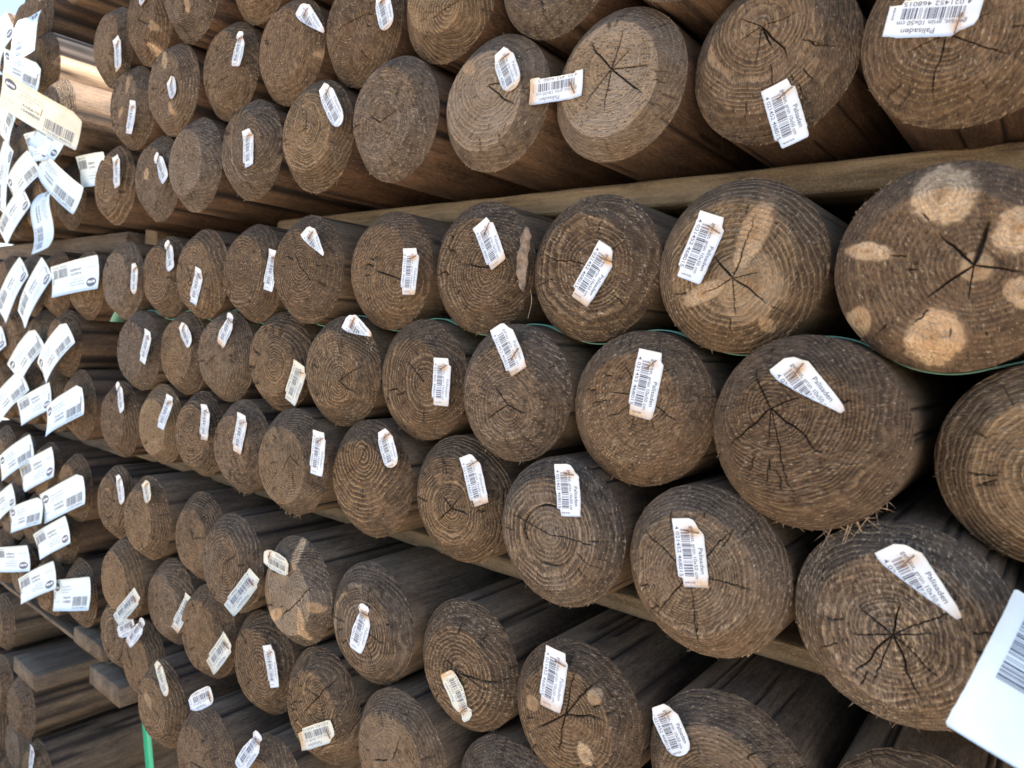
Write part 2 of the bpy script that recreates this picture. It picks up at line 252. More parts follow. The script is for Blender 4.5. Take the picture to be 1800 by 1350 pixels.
TAGS = [
  ('U1-1', [4.6, -3.2, -34.8, 3.8, 0.0], 18, 'corner', 2),
  ('U1-2', [8.3, -20.3, 20.8, -54.6, 0.0], 18, 'full', 1),
  ('U1-3', [-16.6, -0.1, -59.2, 0.2, 0.0], 18, 'fullflat', 3),
  ('U1-4', [15.3, 29.8, 30.6, 0.7, 0.0], 18, 'round', 3),
  ('U1-6', [25.6, 35.4, 54.2, -1.0, 0.0], 18, 'round', 2),
  ('U1-7', [14.5, 14.9, 20.3, -21.3, 0.0], 18, 'corner', 2),
  ('U1-9', [20.3, 22.5, 47.3, -9.4, 0.0], 18, 'notch', 2),
  ('U1-10', [30.0, 29.7, 37.7, -8.4, 0.0], 18, 'full', 2),
  ('U2-4', [36.7, 13.3, 49.5, -16.6, 0.0], 18, 'round', 2),
  ('U2-5', [31.7, 28.8, 63.9, -7.1, 0.0], 18, 'diag', 2),
  ('U2-6', [39.9, 26.5, 33.3, -5.9, 0.0], 18, 'notch', 3),
  ('U2-7', [17.1, 3.2, 30.6, -16.4, 0.0], 18, 'short', 3),
  ('U2-8', [29.4, -0.5, 20.6, -37.5, 0.0], 18, 'full', 3),
  ('U3-4', [35.7, -0.4, 46.6, -40.3, 0.0], 18, 'full', 3),
  ('U3-3', [4.5, 34.5, 13.9, 9.2, 0.0], 18, 'full', 2),
  ('M1-2', [-9.2, 27.2, -22.2, -9.1, 0.0], 18, 'full', 1),
  ('M1-3', [19.6, 11.8, -0.5, -22.6, 0.0], 18, 'corner', 2),
  ('M1-4', [10.1, 31.1, 29.3, -0.5, 0.0], 18, 'full', 3),
  ('M1-5', [39.0, 15.3, 38.7, -21.2, 0.0], 18, 'full', 1),
  ('M1-6', [17.7, 33.8, 40.4, 5.3, 0.0], 18, 'diag', 3),
  ('M1-7', [56.6, 19.3, 48.3, -18.7, 0.0], 18, 'full', 2),
  ('M1-9', [30.6, 39.1, 45.5, 6.4, 0.0], 18, 'notch', 3),
  ('M1-8', [18.1, 4.1, 6.6, -32.9, 0.0], 18, 'corner', 2),
  ('M1-10', [58.5, 18.5, 63.1, -18.4, 0.0], 18, 'round', 3),
  ('M2-1', [-9.0, 37.2, 16.1, 9.4, 0.0], 18, 'diag', 2),
  ('M2-2', [13.3, 36.1, 7.6, -3.6, 0.0], 18, 'full', 1),
  ('M2-3', [-3.2, 47.1, 15.7, 15.6, 0.0], 18, 'corner', 2),
  ('M2-4', [34.6, 19.3, 35.2, -16.7, 0.0], 18, 'full', 1),
  ('M2-5', [21.7, 46.3, 53.5, 27.6, 0.0], 18, 'diag', 3),
  ('M2-6', [53.0, 1.5, 40.1, -34.8, 0.0], 22, 'full', 3),
  ('M2-7', [31.3, 44.9, 13.3, 12.2, 0.0], 18, 'notch', 2),
  ('M2-8', [14.4, 32.5, 38.5, 10.6, 0.0], 18, 'round', 3),
  ('M2-9', [52.7, 26.0, 41.2, -12.2, 0.0], 18, 'full', 3),
  ('M3-1', [-4.6, 41.5, 19.4, 11.1, 0.0], 18, 'diag', 3),
  ('M3-2', [-6.4, 32.3, 1.5, -5.2, 0.0], 18, 'corner', 1),
  ('M3-3', [11.8, 48.8, 17.5, 16.5, 0.0], 18, 'corner', 3),
  ('M3-4', [17.9, 38.3, 33.3, 4.3, 0.0], 18, 'corner', 2),
  ('M3-5', [27.6, 45.7, 42.7, 18.2, 0.0], 18, 'round', 2),
  ('M3-6', [58.1, 36.5, 55.5, -1.4, 0.0], 18, 'full', 1),
  ('M3-7', [24.2, 36.5, 17.0, -2.3, 0.0], 18, 'full', 2),
  ('M3-8', [33.0, 37.0, 33.6, -1.1, 0.0], 18, 'corner', 2),
  ('M3-9', [48.0, 39.2, 40.2, 1.2, -6.5], 18, 'full', 2),
  ('M3-10', [20.3, 49.4, 39.3, 14.8, 0.0], 18, 'notch', 3),
  ('L1-2', [-37.0, 35.7, -20.2, 12.7, 0.0], 18, 'round', 3),
  ('L1-3', [-7.0, 46.7, -10.1, 6.9, 0.0], 18, 'full', 2),
  ('L1-4', [15.6, -31.2, -6.1, -1.8, 0.0], 18, 'notch', 4),
  ('L1-5', [9.1, 22.0, 0.2, -17.9, 0.0], 18, 'notch', 4),
  ('L1-6', [-33.0, 27.3, 7.4, 25.5, 0.0], 18, 'short', 4),
  ('L1-7', [61.3, 7.0, 49.1, -25.6, -18.0], 22, 'full', 4),
  ('L1-9', [20.9, 48.4, 35.7, 28.7, 0.0], 20, 'short', 3),
  ('L1-10', [30.7, 42.6, 46.5, 8.8, 0.0], 18, 'round', 3),
  ('L2-c', [70.2, 5.1, 54.4, -26.8, -16.0], 22, 'full', 4),
  ('L2-b', [65.3, 27.6, 56.8, -9.3, -10.5], 18, 'full', 4),
  ('L2-a', [60.6, 15.3, 40.7, -17.8, -6.0], 22, 'full', 4),
  ('L3-d', [68.7, 35.7, 36.4, 15.7, -5.0], 20, 'short', 2),
  ('L3-e', [25.8, 61.2, 5.5, 29.1, -8.0], 18, 'notch', 3),
  ('L3-a', [13.6, 57.2, 41.4, 30.7, 0.0], 18, 'round', 3),
  ('L2-f', [23.9, 29.7, 38.8, -5.7, 0.0], 18, 'full', 3),
  ('L3-b', [33.5, 82.6, 1.1, 61.5, -2.5], 18, 'short', 6),
  ('L3-c', [-2.0, 58.5, -17.7, 24.1, -9.0], 18, 'notch', 5),
  ('L2-g', [35.2, -2.3, 1.9, -21.0, -7.5], 18, 'corner', 4),
  ('V-b', [13.3, 53.7, 9.4, 15.7, 0.0], 18, 'full', 2),
]
BIG_TAGS = [
  ('S-top', 0, [46.3, -28.5, -19.3, 115.8, -58.5, -98.4], [0.724, 0.538, 0.432], 36.0),
  ('S4-1', 1, [113.7, -27.1, -2.0, 10.7, -18.7, -37.8], [0.335, 0.275, -0.901], 36.0),
  ('S-sun', 1, [-74.1, -30.2, 13.5, 32.1, -19.3, -26.2], [0.353, -0.035, 0.935], 36.0),
  ('S-end', 2, [25.8, -75.3, 10.8, 121.3, -21.1, -43.7], [0.509, -0.031, 0.86], 44.0),
  ('S2-2', 0, [60.4, -25.1, 8.4, 159.5, -45.6, 35.8], [-0.324, -0.46, 0.826], 36.0),
  ('S1-1', 1, [42.0, -27.4, 86.2, -13.8, -21.5, -8.4], [0.859, 0.104, -0.5], 40.0),
  ('S2-0', 1, [183.1, -50.6, -48.6, 88.6, -49.7, -14.2], [-0.327, -0.309, -0.893], 36.0),
  ('S2-1', 1, [172.6, -33.2, -24.6, 60.6, -22.4, -13.7], [-0.079, 0.173, -0.982], 40.0),
  ('S1-1', 0, [44.5, -25.5, 17.3, 147.9, -26.5, 51.3], [-0.297, -0.342, 0.892], 36.0),
  ('S2-0', 0, [22.7, -21.5, -36.4, 165.4, -22.5, -107.4], [0.443, 0.105, 0.89], 40.0),
  ('S-u1', 1, [183.0, -28.2, 14.9, 70.0, -17.2, 24.0], [-0.062, 0.173, -0.983], 40.0),
  ('S-u1', 0, [-18.0, -26.1, 5.5, 33.2, -49.0, -83.9], [0.845, 0.366, 0.39], 36.0),
  ('S1-0', 0, [-2.3, -23.2, 8.6, -95.9, -26.6, -50.3], [0.515, 0.208, -0.832], 36.0),
  ('S5-1', 0, [29.9, -22.2, 26.9, -47.4, -30.6, -47.5], [0.679, 0.139, -0.721], 40.0),
  ('S5-0', 0, [15.5, -20.2, 23.1, -59.8, -28.7, -57.5], [0.729, 0.035, -0.684], 44.0),
  ('S5-0', 1, [190.8, -20.5, 13.6, 29.0, -19.5, 0.9], [0.078, 0.0, -0.997], 44.0),
  ('S6-1', 0, [-1.9, -20.7, 4.0, -90.8, -21.7, -47.2], [0.498, 0.07, -0.865], 36.0),
  ('S6-0', 1, [-37.7, -30.7, -52.5, 49.4, -24.9, 8.1], [-0.529, -0.309, 0.79], 36.0),
  ('S7-0', 0, [16.6, -26.6, 41.2, 119.6, -27.5, 105.8], [-0.525, -0.174, 0.833], 36.0),
  ('S7-1', 1, [-55.7, -31.5, -33.9, 41.2, -23.1, 25.8], [-0.5, -0.207, 0.841], 36.0),
  ('S7-0', 0, [29.0, -19.5, 9.7, -71.5, -27.9, -27.3], [0.346, 0.0, -0.938], 40.0),
  ('S-c', 1, [-43.4, -28.4, -27.6, 58.8, -20.0, 15.0], [-0.389, 0.104, 0.915], 44.0),
  ('S8-0', 1, [-114.6, -32.9, -7.9, -19.4, -19.5, 40.4], [-0.452, 0.0, 0.892], 40.0),
  ('S8-1', 1, [167.9, -20.5, 29.9, 36.3, -19.5, -18.7], [0.346, 0.0, -0.938], 44.0),
  ('S-e', 0, [-19.9, -24.9, 37.7, 131.3, -25.9, 96.7], [-0.363, 0.0, 0.932], 44.0),
  ('S9-1', 1, [63.8, -22.1, 41.5, -34.2, -21.2, -11.8], [0.476, 0.105, -0.873], 36.0),
  ('S9-1', 0, [44.5, -20.8, -5.4, 183.3, -21.8, 39.3], [-0.305, 0.07, 0.95], 40.0),
  ('S9-0', 1, [165.2, -19.1, 26.3, 43.5, -18.1, -27.8], [0.406, 0.07, -0.911], 40.0),
  ('S10-2', 1, [173.8, -21.1, 40.0, 18.4, -20.1, 0.7], [0.245, -0.035, -0.969], 40.0),
  ('S10-1', 1, [178.3, -21.1, 40.8, 32.3, -20.1, -23.9], [0.405, -0.035, -0.914], 40.0),
  ('S10-0', 0, [56.3, -19.1, 2.2, 186.6, -20.1, 41.2], [-0.284, 0.105, 0.953], 44.0),
  ('M3-0', 0, [-34.0, -31.0, 27.1, -49.9, -68.0, -21.5], [0.947, 0.015, -0.321], 52),
]

# ---------------------------------------------------------------- small numpy noise
def _hash(ix, iy, iz, s):
    n = (ix * 73856093) ^ (iy * 19349663) ^ (iz * 83492791) ^ (s * 2654435761 & 0x7fffffff)
    n = (n ^ (n >> 13)) * 1274126177 & 0x7fffffff
    n = (n ^ (n >> 15)) * 668265263 & 0x7fffffff
    return ((n ^ (n >> 12)) & 0xffff) / 32767.5 - 1.0

def noise3(x, y, z, s=0):
    x, y, z = np.broadcast_arrays(np.asarray(x, float), np.asarray(y, float), np.asarray(z, float))
    ix, iy, iz = np.floor(x).astype(np.int64), np.floor(y).astype(np.int64), np.floor(z).astype(np.int64)
    fx, fy, fz = x - ix, y - iy, z - iz
    u, v, w = fx*fx*(3-2*fx), fy*fy*(3-2*fy), fz*fz*(3-2*fz)
    def c(a, b, d): return _hash(ix+a, iy+b, iz+d, s)
    x00 = c(0,0,0)*(1-u)+c(1,0,0)*u; x10 = c(0,1,0)*(1-u)+c(1,1,0)*u
    x01 = c(0,0,1)*(1-u)+c(1,0,1)*u; x11 = c(0,1,1)*(1-u)+c(1,1,1)*u
    return (x00*(1-v)+x10*v)*(1-w) + (x01*(1-v)+x11*v)*w

def fbm(x, y, z, s=0, o=3):
    t, a = 0.0, 1.0
    for k in range(o):
        t = t + a*noise3(x*2**k, y*2**k, z*2**k, s+k*17); a *= 0.5
    return t

def sstep(a, b, x):
    t = np.clip((x-a)/(b-a), 0, 1); return t*t*(3-2*t)

# ---------------------------------------------------------------- mesh helpers
def new_mesh(name, verts, faces, mat=None, smooth=True, cols=None):
    me = bpy.data.meshes.new(name)
    verts = np.asarray(verts, np.float32)
    faces = np.asarray(faces, np.int32)
    k = faces.shape[1]
    me.vertices.add(len(verts)); me.vertices.foreach_set("co", verts.ravel())
    me.loops.add(faces.size); me.loops.foreach_set("vertex_index", faces.ravel())
    me.polygons.add(len(faces))
    me.polygons.foreach_set("loop_start", np.arange(0, faces.size, k, dtype=np.int32))
    if smooth:
        me.polygons.foreach_set("use_smooth", np.ones(len(faces), bool))
    me.update(calc_edges=True)
    for n, c in (cols or {}).items():
        at = me.attributes.new(n, 'FLOAT_COLOR', 'POINT')
        at.data.foreach_set("color", np.asarray(c, np.float32).ravel())
    if mat: me.materials.append(mat)
    return me

def mesh_obj(name, me, parent=None):
    o = bpy.data.objects.new(name, me)
    COL.objects.link(o)
    if parent: o.parent = parent
    return o

def empty(name, loc):
    o = bpy.data.objects.new(name, None)
    o.empty_display_size = 0.02
    o.location = loc
    COL.objects.link(o)
    return o

def tag(o, label=None, cat=None, group=None, kind=None):
    if label: o["label"] = label
    if cat: o["category"] = cat
    if group: o["group"] = group
    if kind: o["kind"] = kind
    return o

def grid_faces(nu, nv, wrap_v=False):
    """quads over an nu x nv vertex grid, index = i*nv + j"""
    i = np.arange(nu-1)[:, None]; j = np.arange(nv if wrap_v else nv-1)[None, :]
    j2 = (j+1) % nv
    return np.stack([i*nv+j, i*nv+j2, (i+1)*nv+j2, (i+1)*nv+j], -1).reshape(-1, 4)

# ---------------------------------------------------------------- node helper
class NT:
    def __init__(self, name):
        self.mat = bpy.data.materials.new(name); self.mat.use_nodes = True
        self.t = self.mat.node_tree; self.t.nodes.clear()
    def n(self, typ, **kw):
        nd = self.t.nodes.new(typ)
        for k, v in kw.items(): setattr(nd, k, v)
        return nd
    def put(self, sock, v):
        if isinstance(v, bpy.types.NodeSocket): self.t.links.new(v, sock)
        elif isinstance(v, (tuple, list)) and len(v) == 3 and sock.type == 'RGBA': sock.default_value = (*v, 1)
        else: sock.default_value = v
    def math(self, op, a, b=0.0, c=0.0, clamp=False):
        nd = self.n("ShaderNodeMath", operation=op, use_clamp=clamp)
        for s, v in zip(nd.inputs, (a, b, c)): self.put(s, v)
        return nd.outputs[0]
    def vmath(self, op, a, b=(0, 0, 0), out=0):
        nd = self.n("ShaderNodeVectorMath", operation=op)
        self.put(nd.inputs[0], a); self.put(nd.inputs[1], b)
        return nd.outputs[out]
    def mix(self, f, a, b, mode='MIX'):
        nd = self.n("ShaderNodeMix", data_type='RGBA', blend_type=mode, clamp_factor=True)
        self.put(nd.inputs[0], f); self.put(nd.inputs[6], a); self.put(nd.inputs[7], b)
        return nd.outputs[2]
    def rng(self, x, a, b, c=0.0, d=1.0, smooth=False):
        nd = self.n("ShaderNodeMapRange", interpolation_type='SMOOTHSTEP' if smooth else 'LINEAR')
        for s, v in zip(nd.inputs, (x, a, b, c, d)): self.put(s, v)
        return nd.outputs[0]
    def noise(self, vec, scale, detail=3.0, rough=0.55, w=None):
        nd = self.n("ShaderNodeTexNoise", noise_dimensions='3D')
        self.put(nd.inputs["Vector"], vec); nd.inputs["Scale"].default_value = scale
        nd.inputs["Detail"].default_value = detail; nd.inputs["Roughness"].default_value = rough
        return nd.outputs[0]
    def attr(self, name):
        nd = self.n("ShaderNodeAttribute", attribute_type='GEOMETRY', attribute_name=name)
        sp = self.n("ShaderNodeSeparateColor")
        self.t.links.new(nd.outputs["Color"], sp.inputs[0])
        return sp.outputs[0], sp.outputs[1], sp.outputs[2], nd.outputs["Alpha"]
    def coord(self):
        return self.n("ShaderNodeTexCoord").outputs["Object"]
    def bump(self, h, dist, strength=1.0, normal=None):
        nd = self.n("ShaderNodeBump")
        nd.inputs["Strength"].default_value = strength; nd.inputs["Distance"].default_value = dist
        self.put(nd.inputs["Height"], h)
        if normal: self.put(nd.inputs["Normal"], normal)
        return nd.outputs[0]
    def finish(self, col, rough=0.85, normal=None, spec=0.25, translucent=0.0, tcol=None):
        p = self.n("ShaderNodeBsdfPrincipled")
        self.put(p.inputs["Base Color"], col); self.put(p.inputs["Roughness"], rough)
        p.inputs["Specular IOR Level"].default_value = spec
        if normal: self.put(p.inputs["Normal"], normal)
        out = self.n("ShaderNodeOutputMaterial"); s = p.outputs[0]
        if translucent:
            tr = self.n("ShaderNodeBsdfTranslucent"); self.put(tr.inputs[0], tcol or col)
            mx = self.n("ShaderNodeMixShader"); mx.inputs[0].default_value = translucent
            self.t.links.new(s, mx.inputs[1]); self.t.links.new(tr.outputs[0], mx.inputs[2]); s = mx.outputs[0]
        self.t.links.new(s, out.inputs[0])
        return self.mat

# ---------------------------------------------------------------- materials
def mat_end_grain():
    n = NT("end_grain_wood")
    ring, crack, knot, kring = n.attr("wood_a")
    seed, tone, speck, zone = n.attr("wood_b")
    co = n.coord()
    off = n.n("ShaderNodeCombineXYZ")
    n.put(off.inputs[0], n.math('MULTIPLY', seed, 3.7)); n.put(off.inputs[1], n.math('MULTIPLY', seed, 1.3)); n.put(off.inputs[2], n.math('MULTIPLY', seed, 5.1))
    p = n.vmath('ADD', co, off.outputs[0])
    # fibres torn by the saw all lean one way on a given log
    rot = n.n("ShaderNodeVectorRotate", rotation_type='Y_AXIS')
    n.put(rot.inputs["Vector"], co); n.put(rot.inputs["Angle"], n.math('MULTIPLY', seed, 9.0))
    st = n.vmath('MULTIPLY', rot.outputs[0], (1.0, 0.6, 0.33))
    st = n.vmath('ADD', st, off.outputs[0])
    fr = n.math('FRACT', ring)
    late = n.math('MULTIPLY', n.rng(fr, 0.30, 0.80, smooth=True), n.rng(fr, 1.0, 0.86, smooth=True))
    big = n.noise(p, 30.0, 3.0, 0.5)
    mid = n.noise(p, 170.0, 4.0, 0.65)
    fib = n.noise(st, 1000.0, 2.0, 0.5)
    fine = n.noise(p, 2600.0, 2.0, 0.6)
    patch = n.rng(n.noise(n.vmath('ADD', p, (7, 3, 1)), 48.0, 2.0, 0.5), 0.38, 0.62, smooth=True)
    fib2 = n.noise(n.vmath('MULTIPLY', st, (1.0, 1.0, 0.55)), 420.0, 3.0, 0.6)
    ringv = n.math('MULTIPLY', n.rng(n.noise(n.vmath('ADD', p, (2, 9, 4)), 55.0, 2.0, 0.5), 0.34, 0.58, 0.35, 1.0, smooth=True), n.rng(n.math('SINE', n.math('MULTIPLY', seed, 53.0)), -1.0, 1.0, 0.45, 1.18))
    lr = n.math('MULTIPLY', n.math('MULTIPLY', late, ringv), n.rng(tone, -0.45, 0.1, 0.35, 1.0))
    col = n.mix(n.rng(mid, 0.30, 0.72), (0.056, 0.032, 0.018), (0.252, 0.153, 0.082))
    col = n.mix(n.math('MULTIPLY', n.rng(big, 0.35, 0.65, smooth=True), 0.55), col, (0.155, 0.086, 0.044))
    tfac = n.math('ADD', tone, n.math('MULTIPLY', n.math('SUBTRACT', big, 0.5), 0.9))
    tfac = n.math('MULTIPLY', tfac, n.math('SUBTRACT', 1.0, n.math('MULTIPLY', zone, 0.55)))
    col = n.mix(n.math('MULTIPLY', tfac, 0.85, clamp=True), col, (0.40, 0.260, 0.135))
    col = n.mix(n.math('MULTIPLY', n.math('MULTIPLY', tone, -1.0), 0.9, clamp=True), col, (0.050, 0.033, 0.024))
    # growth rings: soft early wood worn away and dirty, ridges of late wood paler
    col = n.mix(n.math('MULTIPLY', n.math('MULTIPLY', n.math('SUBTRACT', 1.0, late), ringv), 0.72), col, n.mix(0.72, col, (0.022, 0.014, 0.009)))
    col = n.mix(n.math('MULTIPLY', lr, n.rng(fib2, 0.4, 0.65, 0.10, 0.50)), col, (0.45, 0.300, 0.160))
    # milled bevel: smoother, darker and greyer than the saw cut
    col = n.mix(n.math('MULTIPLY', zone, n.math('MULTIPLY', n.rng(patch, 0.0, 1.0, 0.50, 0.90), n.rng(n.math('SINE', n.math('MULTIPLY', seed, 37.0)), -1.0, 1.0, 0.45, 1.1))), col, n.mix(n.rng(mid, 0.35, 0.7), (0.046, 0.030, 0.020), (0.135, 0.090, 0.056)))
    # some logs have weathered grey
    gr = n.math('MULTIPLY', n.rng(n.math('SINE', n.math('MULTIPLY', seed, 71.0)), 0.0, 1.0, 0.0, 0.55), n.rng(big, 0.35, 0.62, 0.35, 1.0))
    bw = n.n('ShaderNodeRGBToBW'); n.put(bw.inputs[0], col)
    gcol = n.vmath('MULTIPLY', n.vmath('ADD', bw.outputs[0], (0, 0, 0)), (1.28, 1.10, 0.94))
    col = n.mix(gr, col, gcol)
    # pale frayed fibre ends
    lim = n.math('SUBTRACT', 0.64, n.math('MULTIPLY', n.math('MULTIPLY', speck, n.math('ADD', 0.5, n.math('MULTIPLY', late, 0.5))), n.math('ADD', 0.030, n.math('MULTIPLY', patch, 0.085))))
    fm = n.math('MULTIPLY', n.math('SUBTRACT', fib, lim), 13.0, clamp=True)
    dash = n.math('MULTIPLY', n.math('POWER', late, 2.0), n.rng(n.noise(n.vmath('ADD', p, (3, 1, 8)), 720.0, 1.0, 0.5), 0.54, 0.62))
    dash = n.math('MULTIPLY', n.math('MULTIPLY', dash, n.rng(big, 0.42, 0.60, 0.10, 1.0)), n.math('MULTIPLY', n.math('ADD', 0.30, n.math('MULTIPLY', zone, 0.6)), speck), clamp=True)
    fm = n.math('MULTIPLY', fm, n.rng(fib2, 0.38, 0.60, 0.25, 1.0))
    fm = n.math('MAXIMUM', fm, n.math('MULTIPLY', dash, 0.85))
    col = n.mix(n.math('MULTIPLY', fm, 0.72), col, n.mix(big, (0.52, 0.34, 0.17), (0.50, 0.42, 0.33)))
    # coarse torn grain of the saw cut
    grain = n.noise(n.vmath('ADD', st, (4, 4, 4)), 560.0, 3.0, 0.62)
    gz = n.math('SUBTRACT', 1.0, n.math('MULTIPLY', zone, 0.55))
    col = n.mix(n.math('MULTIPLY', n.rng(grain, 0.53, 0.72), n.math('MULTIPLY', gz, n.math('ADD', 0.16, n.math('MULTIPLY', speck, 0.26)))), col, (0.40, 0.285, 0.175))
    col = n.mix(n.math('MULTIPLY', n.rng(grain, 0.44, 0.28), n.math('MULTIPLY', gz, 0.50)), col, (0.026, 0.017, 0.011))
    # dark pits between torn fibres
    pit = n.math('MULTIPLY', n.rng(fib, 0.42, 0.30), n.math('SUBTRACT', 1.0, n.math('MULTIPLY', zone, 0.6)))
    col = n.mix(n.math('MULTIPLY', pit, 0.8), col, (0.020, 0.013, 0.009))
    # knots
    kr = n.math('MULTIPLY', n.math('ADD', n.math('SINE', n.math('MULTIPLY', n.math('ADD', kring, n.math('MULTIPLY', mid, 0.25)), 40.0)), 1.0), 0.5)
    kcol = n.mix(n.math('MULTIPLY', kr, 0.65), (0.56, 0.39, 0.24), (0.34, 0.22, 0.115))
    kcol = n.mix(n.rng(kring, 0.30, 0.0), kcol, (0.34, 0.18, 0.08))
    kcol = n.mix(n.math('MULTIPLY', n.rng(mid, 0.48, 0.66), 0.7), kcol, (0.24, 0.16, 0.095))
    kcol = n.mix(n.math('MULTIPLY', n.rng(big, 0.49, 0.55, smooth=True), 0.35), kcol, (0.40, 0.22, 0.10))
    kcol = n.mix(n.rng(kring, 0.72, 1.0, smooth=True), kcol, (0.15, 0.095, 0.055))
    col = n.mix(knot, col, kcol)
    col = n.mix(crack, col, (0.020, 0.014, 0.010))
    h = n.math('ADD', n.math('MULTIPLY', lr, 0.9), n.math('MULTIPLY', fib, 1.0))
    h = n.math('ADD', h, n.math('MULTIPLY', mid, 0.7))
    h = n.math('ADD', h, n.math('MULTIPLY', fine, 0.30))
    h = n.math('ADD', h, n.math('MULTIPLY', fm, 0.5))
    h = n.math('ADD', h, n.math('MULTIPLY', n.math('MULTIPLY', grain, gz), 0.7))
    return n.finish(col, 0.88, n.bump(h, 0.0021, 1.0), 0.15)

def mat_shaft():
    n = NT("shaft_wood")
    weather, crack, _, _ = n.attr("wood_a")
    seed, tone, _, _ = n.attr("wood_b")
    co = n.coord()
    off = n.n("ShaderNodeCombineXYZ")
    for i, k in enumerate((2.9, 1.7, 4.3)): n.put(off.inputs[i], n.math('MULTIPLY', seed, k))
    p = n.vmath('ADD', co, off.outputs[0])
    g1 = n.noise(n.vmath('MULTIPLY', p, (1, 0.05, 1)), 420.0, 5.0, 0.65)
    g2 = n.noise(n.vmath('MULTIPLY', p, (1, 0.22, 1)), 75.0, 5.0, 0.62)
    g3 = n.noise(n.vmath('MULTIPLY', p, (1, 0.5, 1)), 16.0, 4.0, 0.55)
    fine = n.noise(n.vmath('MULTIPLY', p, (1, 0.12, 1)), 1500.0, 2.0, 0.6)
    warm = n.mix(n.rng(g2, 0.3, 0.7), (0.038, 0.018, 0.010), (0.135, 0.066, 0.033))
    grey = n.mix(n.rng(g2, 0.3, 0.7), (0.074, 0.048, 0.028), (0.220, 0.150, 0.088))
    col = n.mix(weather, warm, grey)
    col = n.mix(n.rng(g1, 0.42, 0.68), col, n.mix(0.55, col, (0.022, 0.015, 0.011)))
    col = n.mix(n.math('MULTIPLY', n.rng(g3, 0.55, 0.75, smooth=True), 0.5), col, (0.050, 0.034, 0.026))
    col = n.mix(n.math('MULTIPLY', n.rng(g3, 0.42, 0.28, smooth=True), 0.35), col, (0.24, 0.165, 0.10))
    col = n.mix(n.math('MULTIPLY', n.rng(fine, 0.50, 0.72), 0.30), col, (0.30, 0.215, 0.145))
    col = n.mix(n.math('MULTIPLY', n.rng(fine, 0.46, 0.28), 0.55), col, (0.026, 0.018, 0.013))
    col = n.mix(n.rng(tone, 0.9, 1.0), col, n.mix(g2, (0.42, 0.27, 0.16), (0.62, 0.45, 0.29)))  # paler wood colour painted in for the sunlit shaft
    col = n.mix(crack, col, (0.016, 0.011, 0.009))
    h = n.math('ADD', n.math('MULTIPLY', g1, 0.8), n.math('MULTIPLY', fine, 0.3))
    return n.finish(col, 0.72, n.bump(h, 0.0007, 0.8), 0.25)

def mat_plank(name, a, b):
    n = NT(name)
    co = n.coord()
    ob = n.n("ShaderNodeObjectInfo").outputs["Random"]
    cx = n.n("ShaderNodeCombineXYZ"); n.put(cx.inputs[1], n.math('MULTIPLY', ob, 7.0)); n.put(cx.inputs[2], n.math('MULTIPLY', ob, 3.0))
    p = n.vmath('ADD', co, cx.outputs[0])
    g1 = n.noise(n.vmath('MULTIPLY', p, (0.05, 1, 1)), 260.0, 4.0, 0.6)
    g2 = n.noise(n.vmath('MULTIPLY', p, (0.22, 1, 1)), 40.0, 3.0, 0.6)
    g3 = n.noise(p, 700.0, 3.0, 0.6)
    col = n.mix(n.rng(g2, 0.3, 0.7), a, b)
    col = n.mix(n.rng(g1, 0.48, 0.70), col, n.mix(0.5, col, (0.03, 0.02, 0.014)))
    col = n.mix(n.math('MULTIPLY', n.rng(g3, 0.46, 0.70), 0.4), col, n.mix(0.7, col, (0.42, 0.30, 0.19)))
    col = n.mix(n.math('MULTIPLY', n.rng(n.noise(n.vmath('MULTIPLY', p, (0.35, 1, 1)), 90.0, 4.0, 0.6), 0.52, 0.68), 0.6), col, n.mix(0.6, col, (0.02, 0.013, 0.009)))
    return n.finish(col, 0.85, n.bump(n.math('ADD', g1, n.math('MULTIPLY', g3, 0.7)), 0.0020, 1.0), 0.2)

def mat_paper(name, a, b):
    n = NT(name)
    rust, _, _, sd = n.attr("paper_a")
    co = n.coord()
    big = n.noise(co, 60.0, 3.0, 0.6)
    fine = n.noise(co, 900.0, 2.0, 0.5)
    col = n.mix(n.rng(big, 0.35, 0.7), a, b)
    col = n.mix(n.math('MULTIPLY', rust, n.rng(n.math('ADD', big, n.math('MULTIPLY', fine, 0.5)), 0.45, 0.85), clamp=True), col, (0.62, 0.36, 0.14))
    return n.finish(col, 0.55, n.bump(fine, 0.0001, 0.4), 0.3, 0.32)

def mat_plain(name, c, rough=0.6, spec=0.3, var=0.25, scale=300.0):
    n = NT(name)
    k = n.noise(n.coord(), scale, 3.0, 0.6)
    col = n.mix(n.rng(k, 0.3, 0.7), tuple(x*(1-var) for x in c), tuple(min(1, x*(1+var)) for x in c))
    return n.finish(col, rough, None, spec)

def mat_ground():
    n = NT("paving")
    co = n.coord()
    a = n.noise(co, 3.0, 5.0, 0.6); b = n.noise(co, 90.0, 4.0, 0.6)
    br = n.n("ShaderNodeTexBrick")
    n.put(br.inputs["Vector"], co); br.inputs["Scale"].default_value = 5.0
    br.inputs["Mortar Size"].default_value = 0.012
    n.put(br.inputs["Color1"], (0.46, 0.37, 0.27)); n.put(br.inputs["Color2"], (0.41, 0.33, 0.24)); n.put(br.inputs["Mortar"], (0.14, 0.12, 0.10))
    col = n.mix(n.rng(a, 0.35, 0.7), br.outputs[0], n.mix(0.4, br.outputs[0], (0.22, 0.19, 0.16)))
    col = n.mix(n.math('MULTIPLY', b, 0.3), col, (0.45, 0.41, 0.36))
    return n.finish(col, 0.9, n.bump(b, 0.002, 0.5), 0.2)

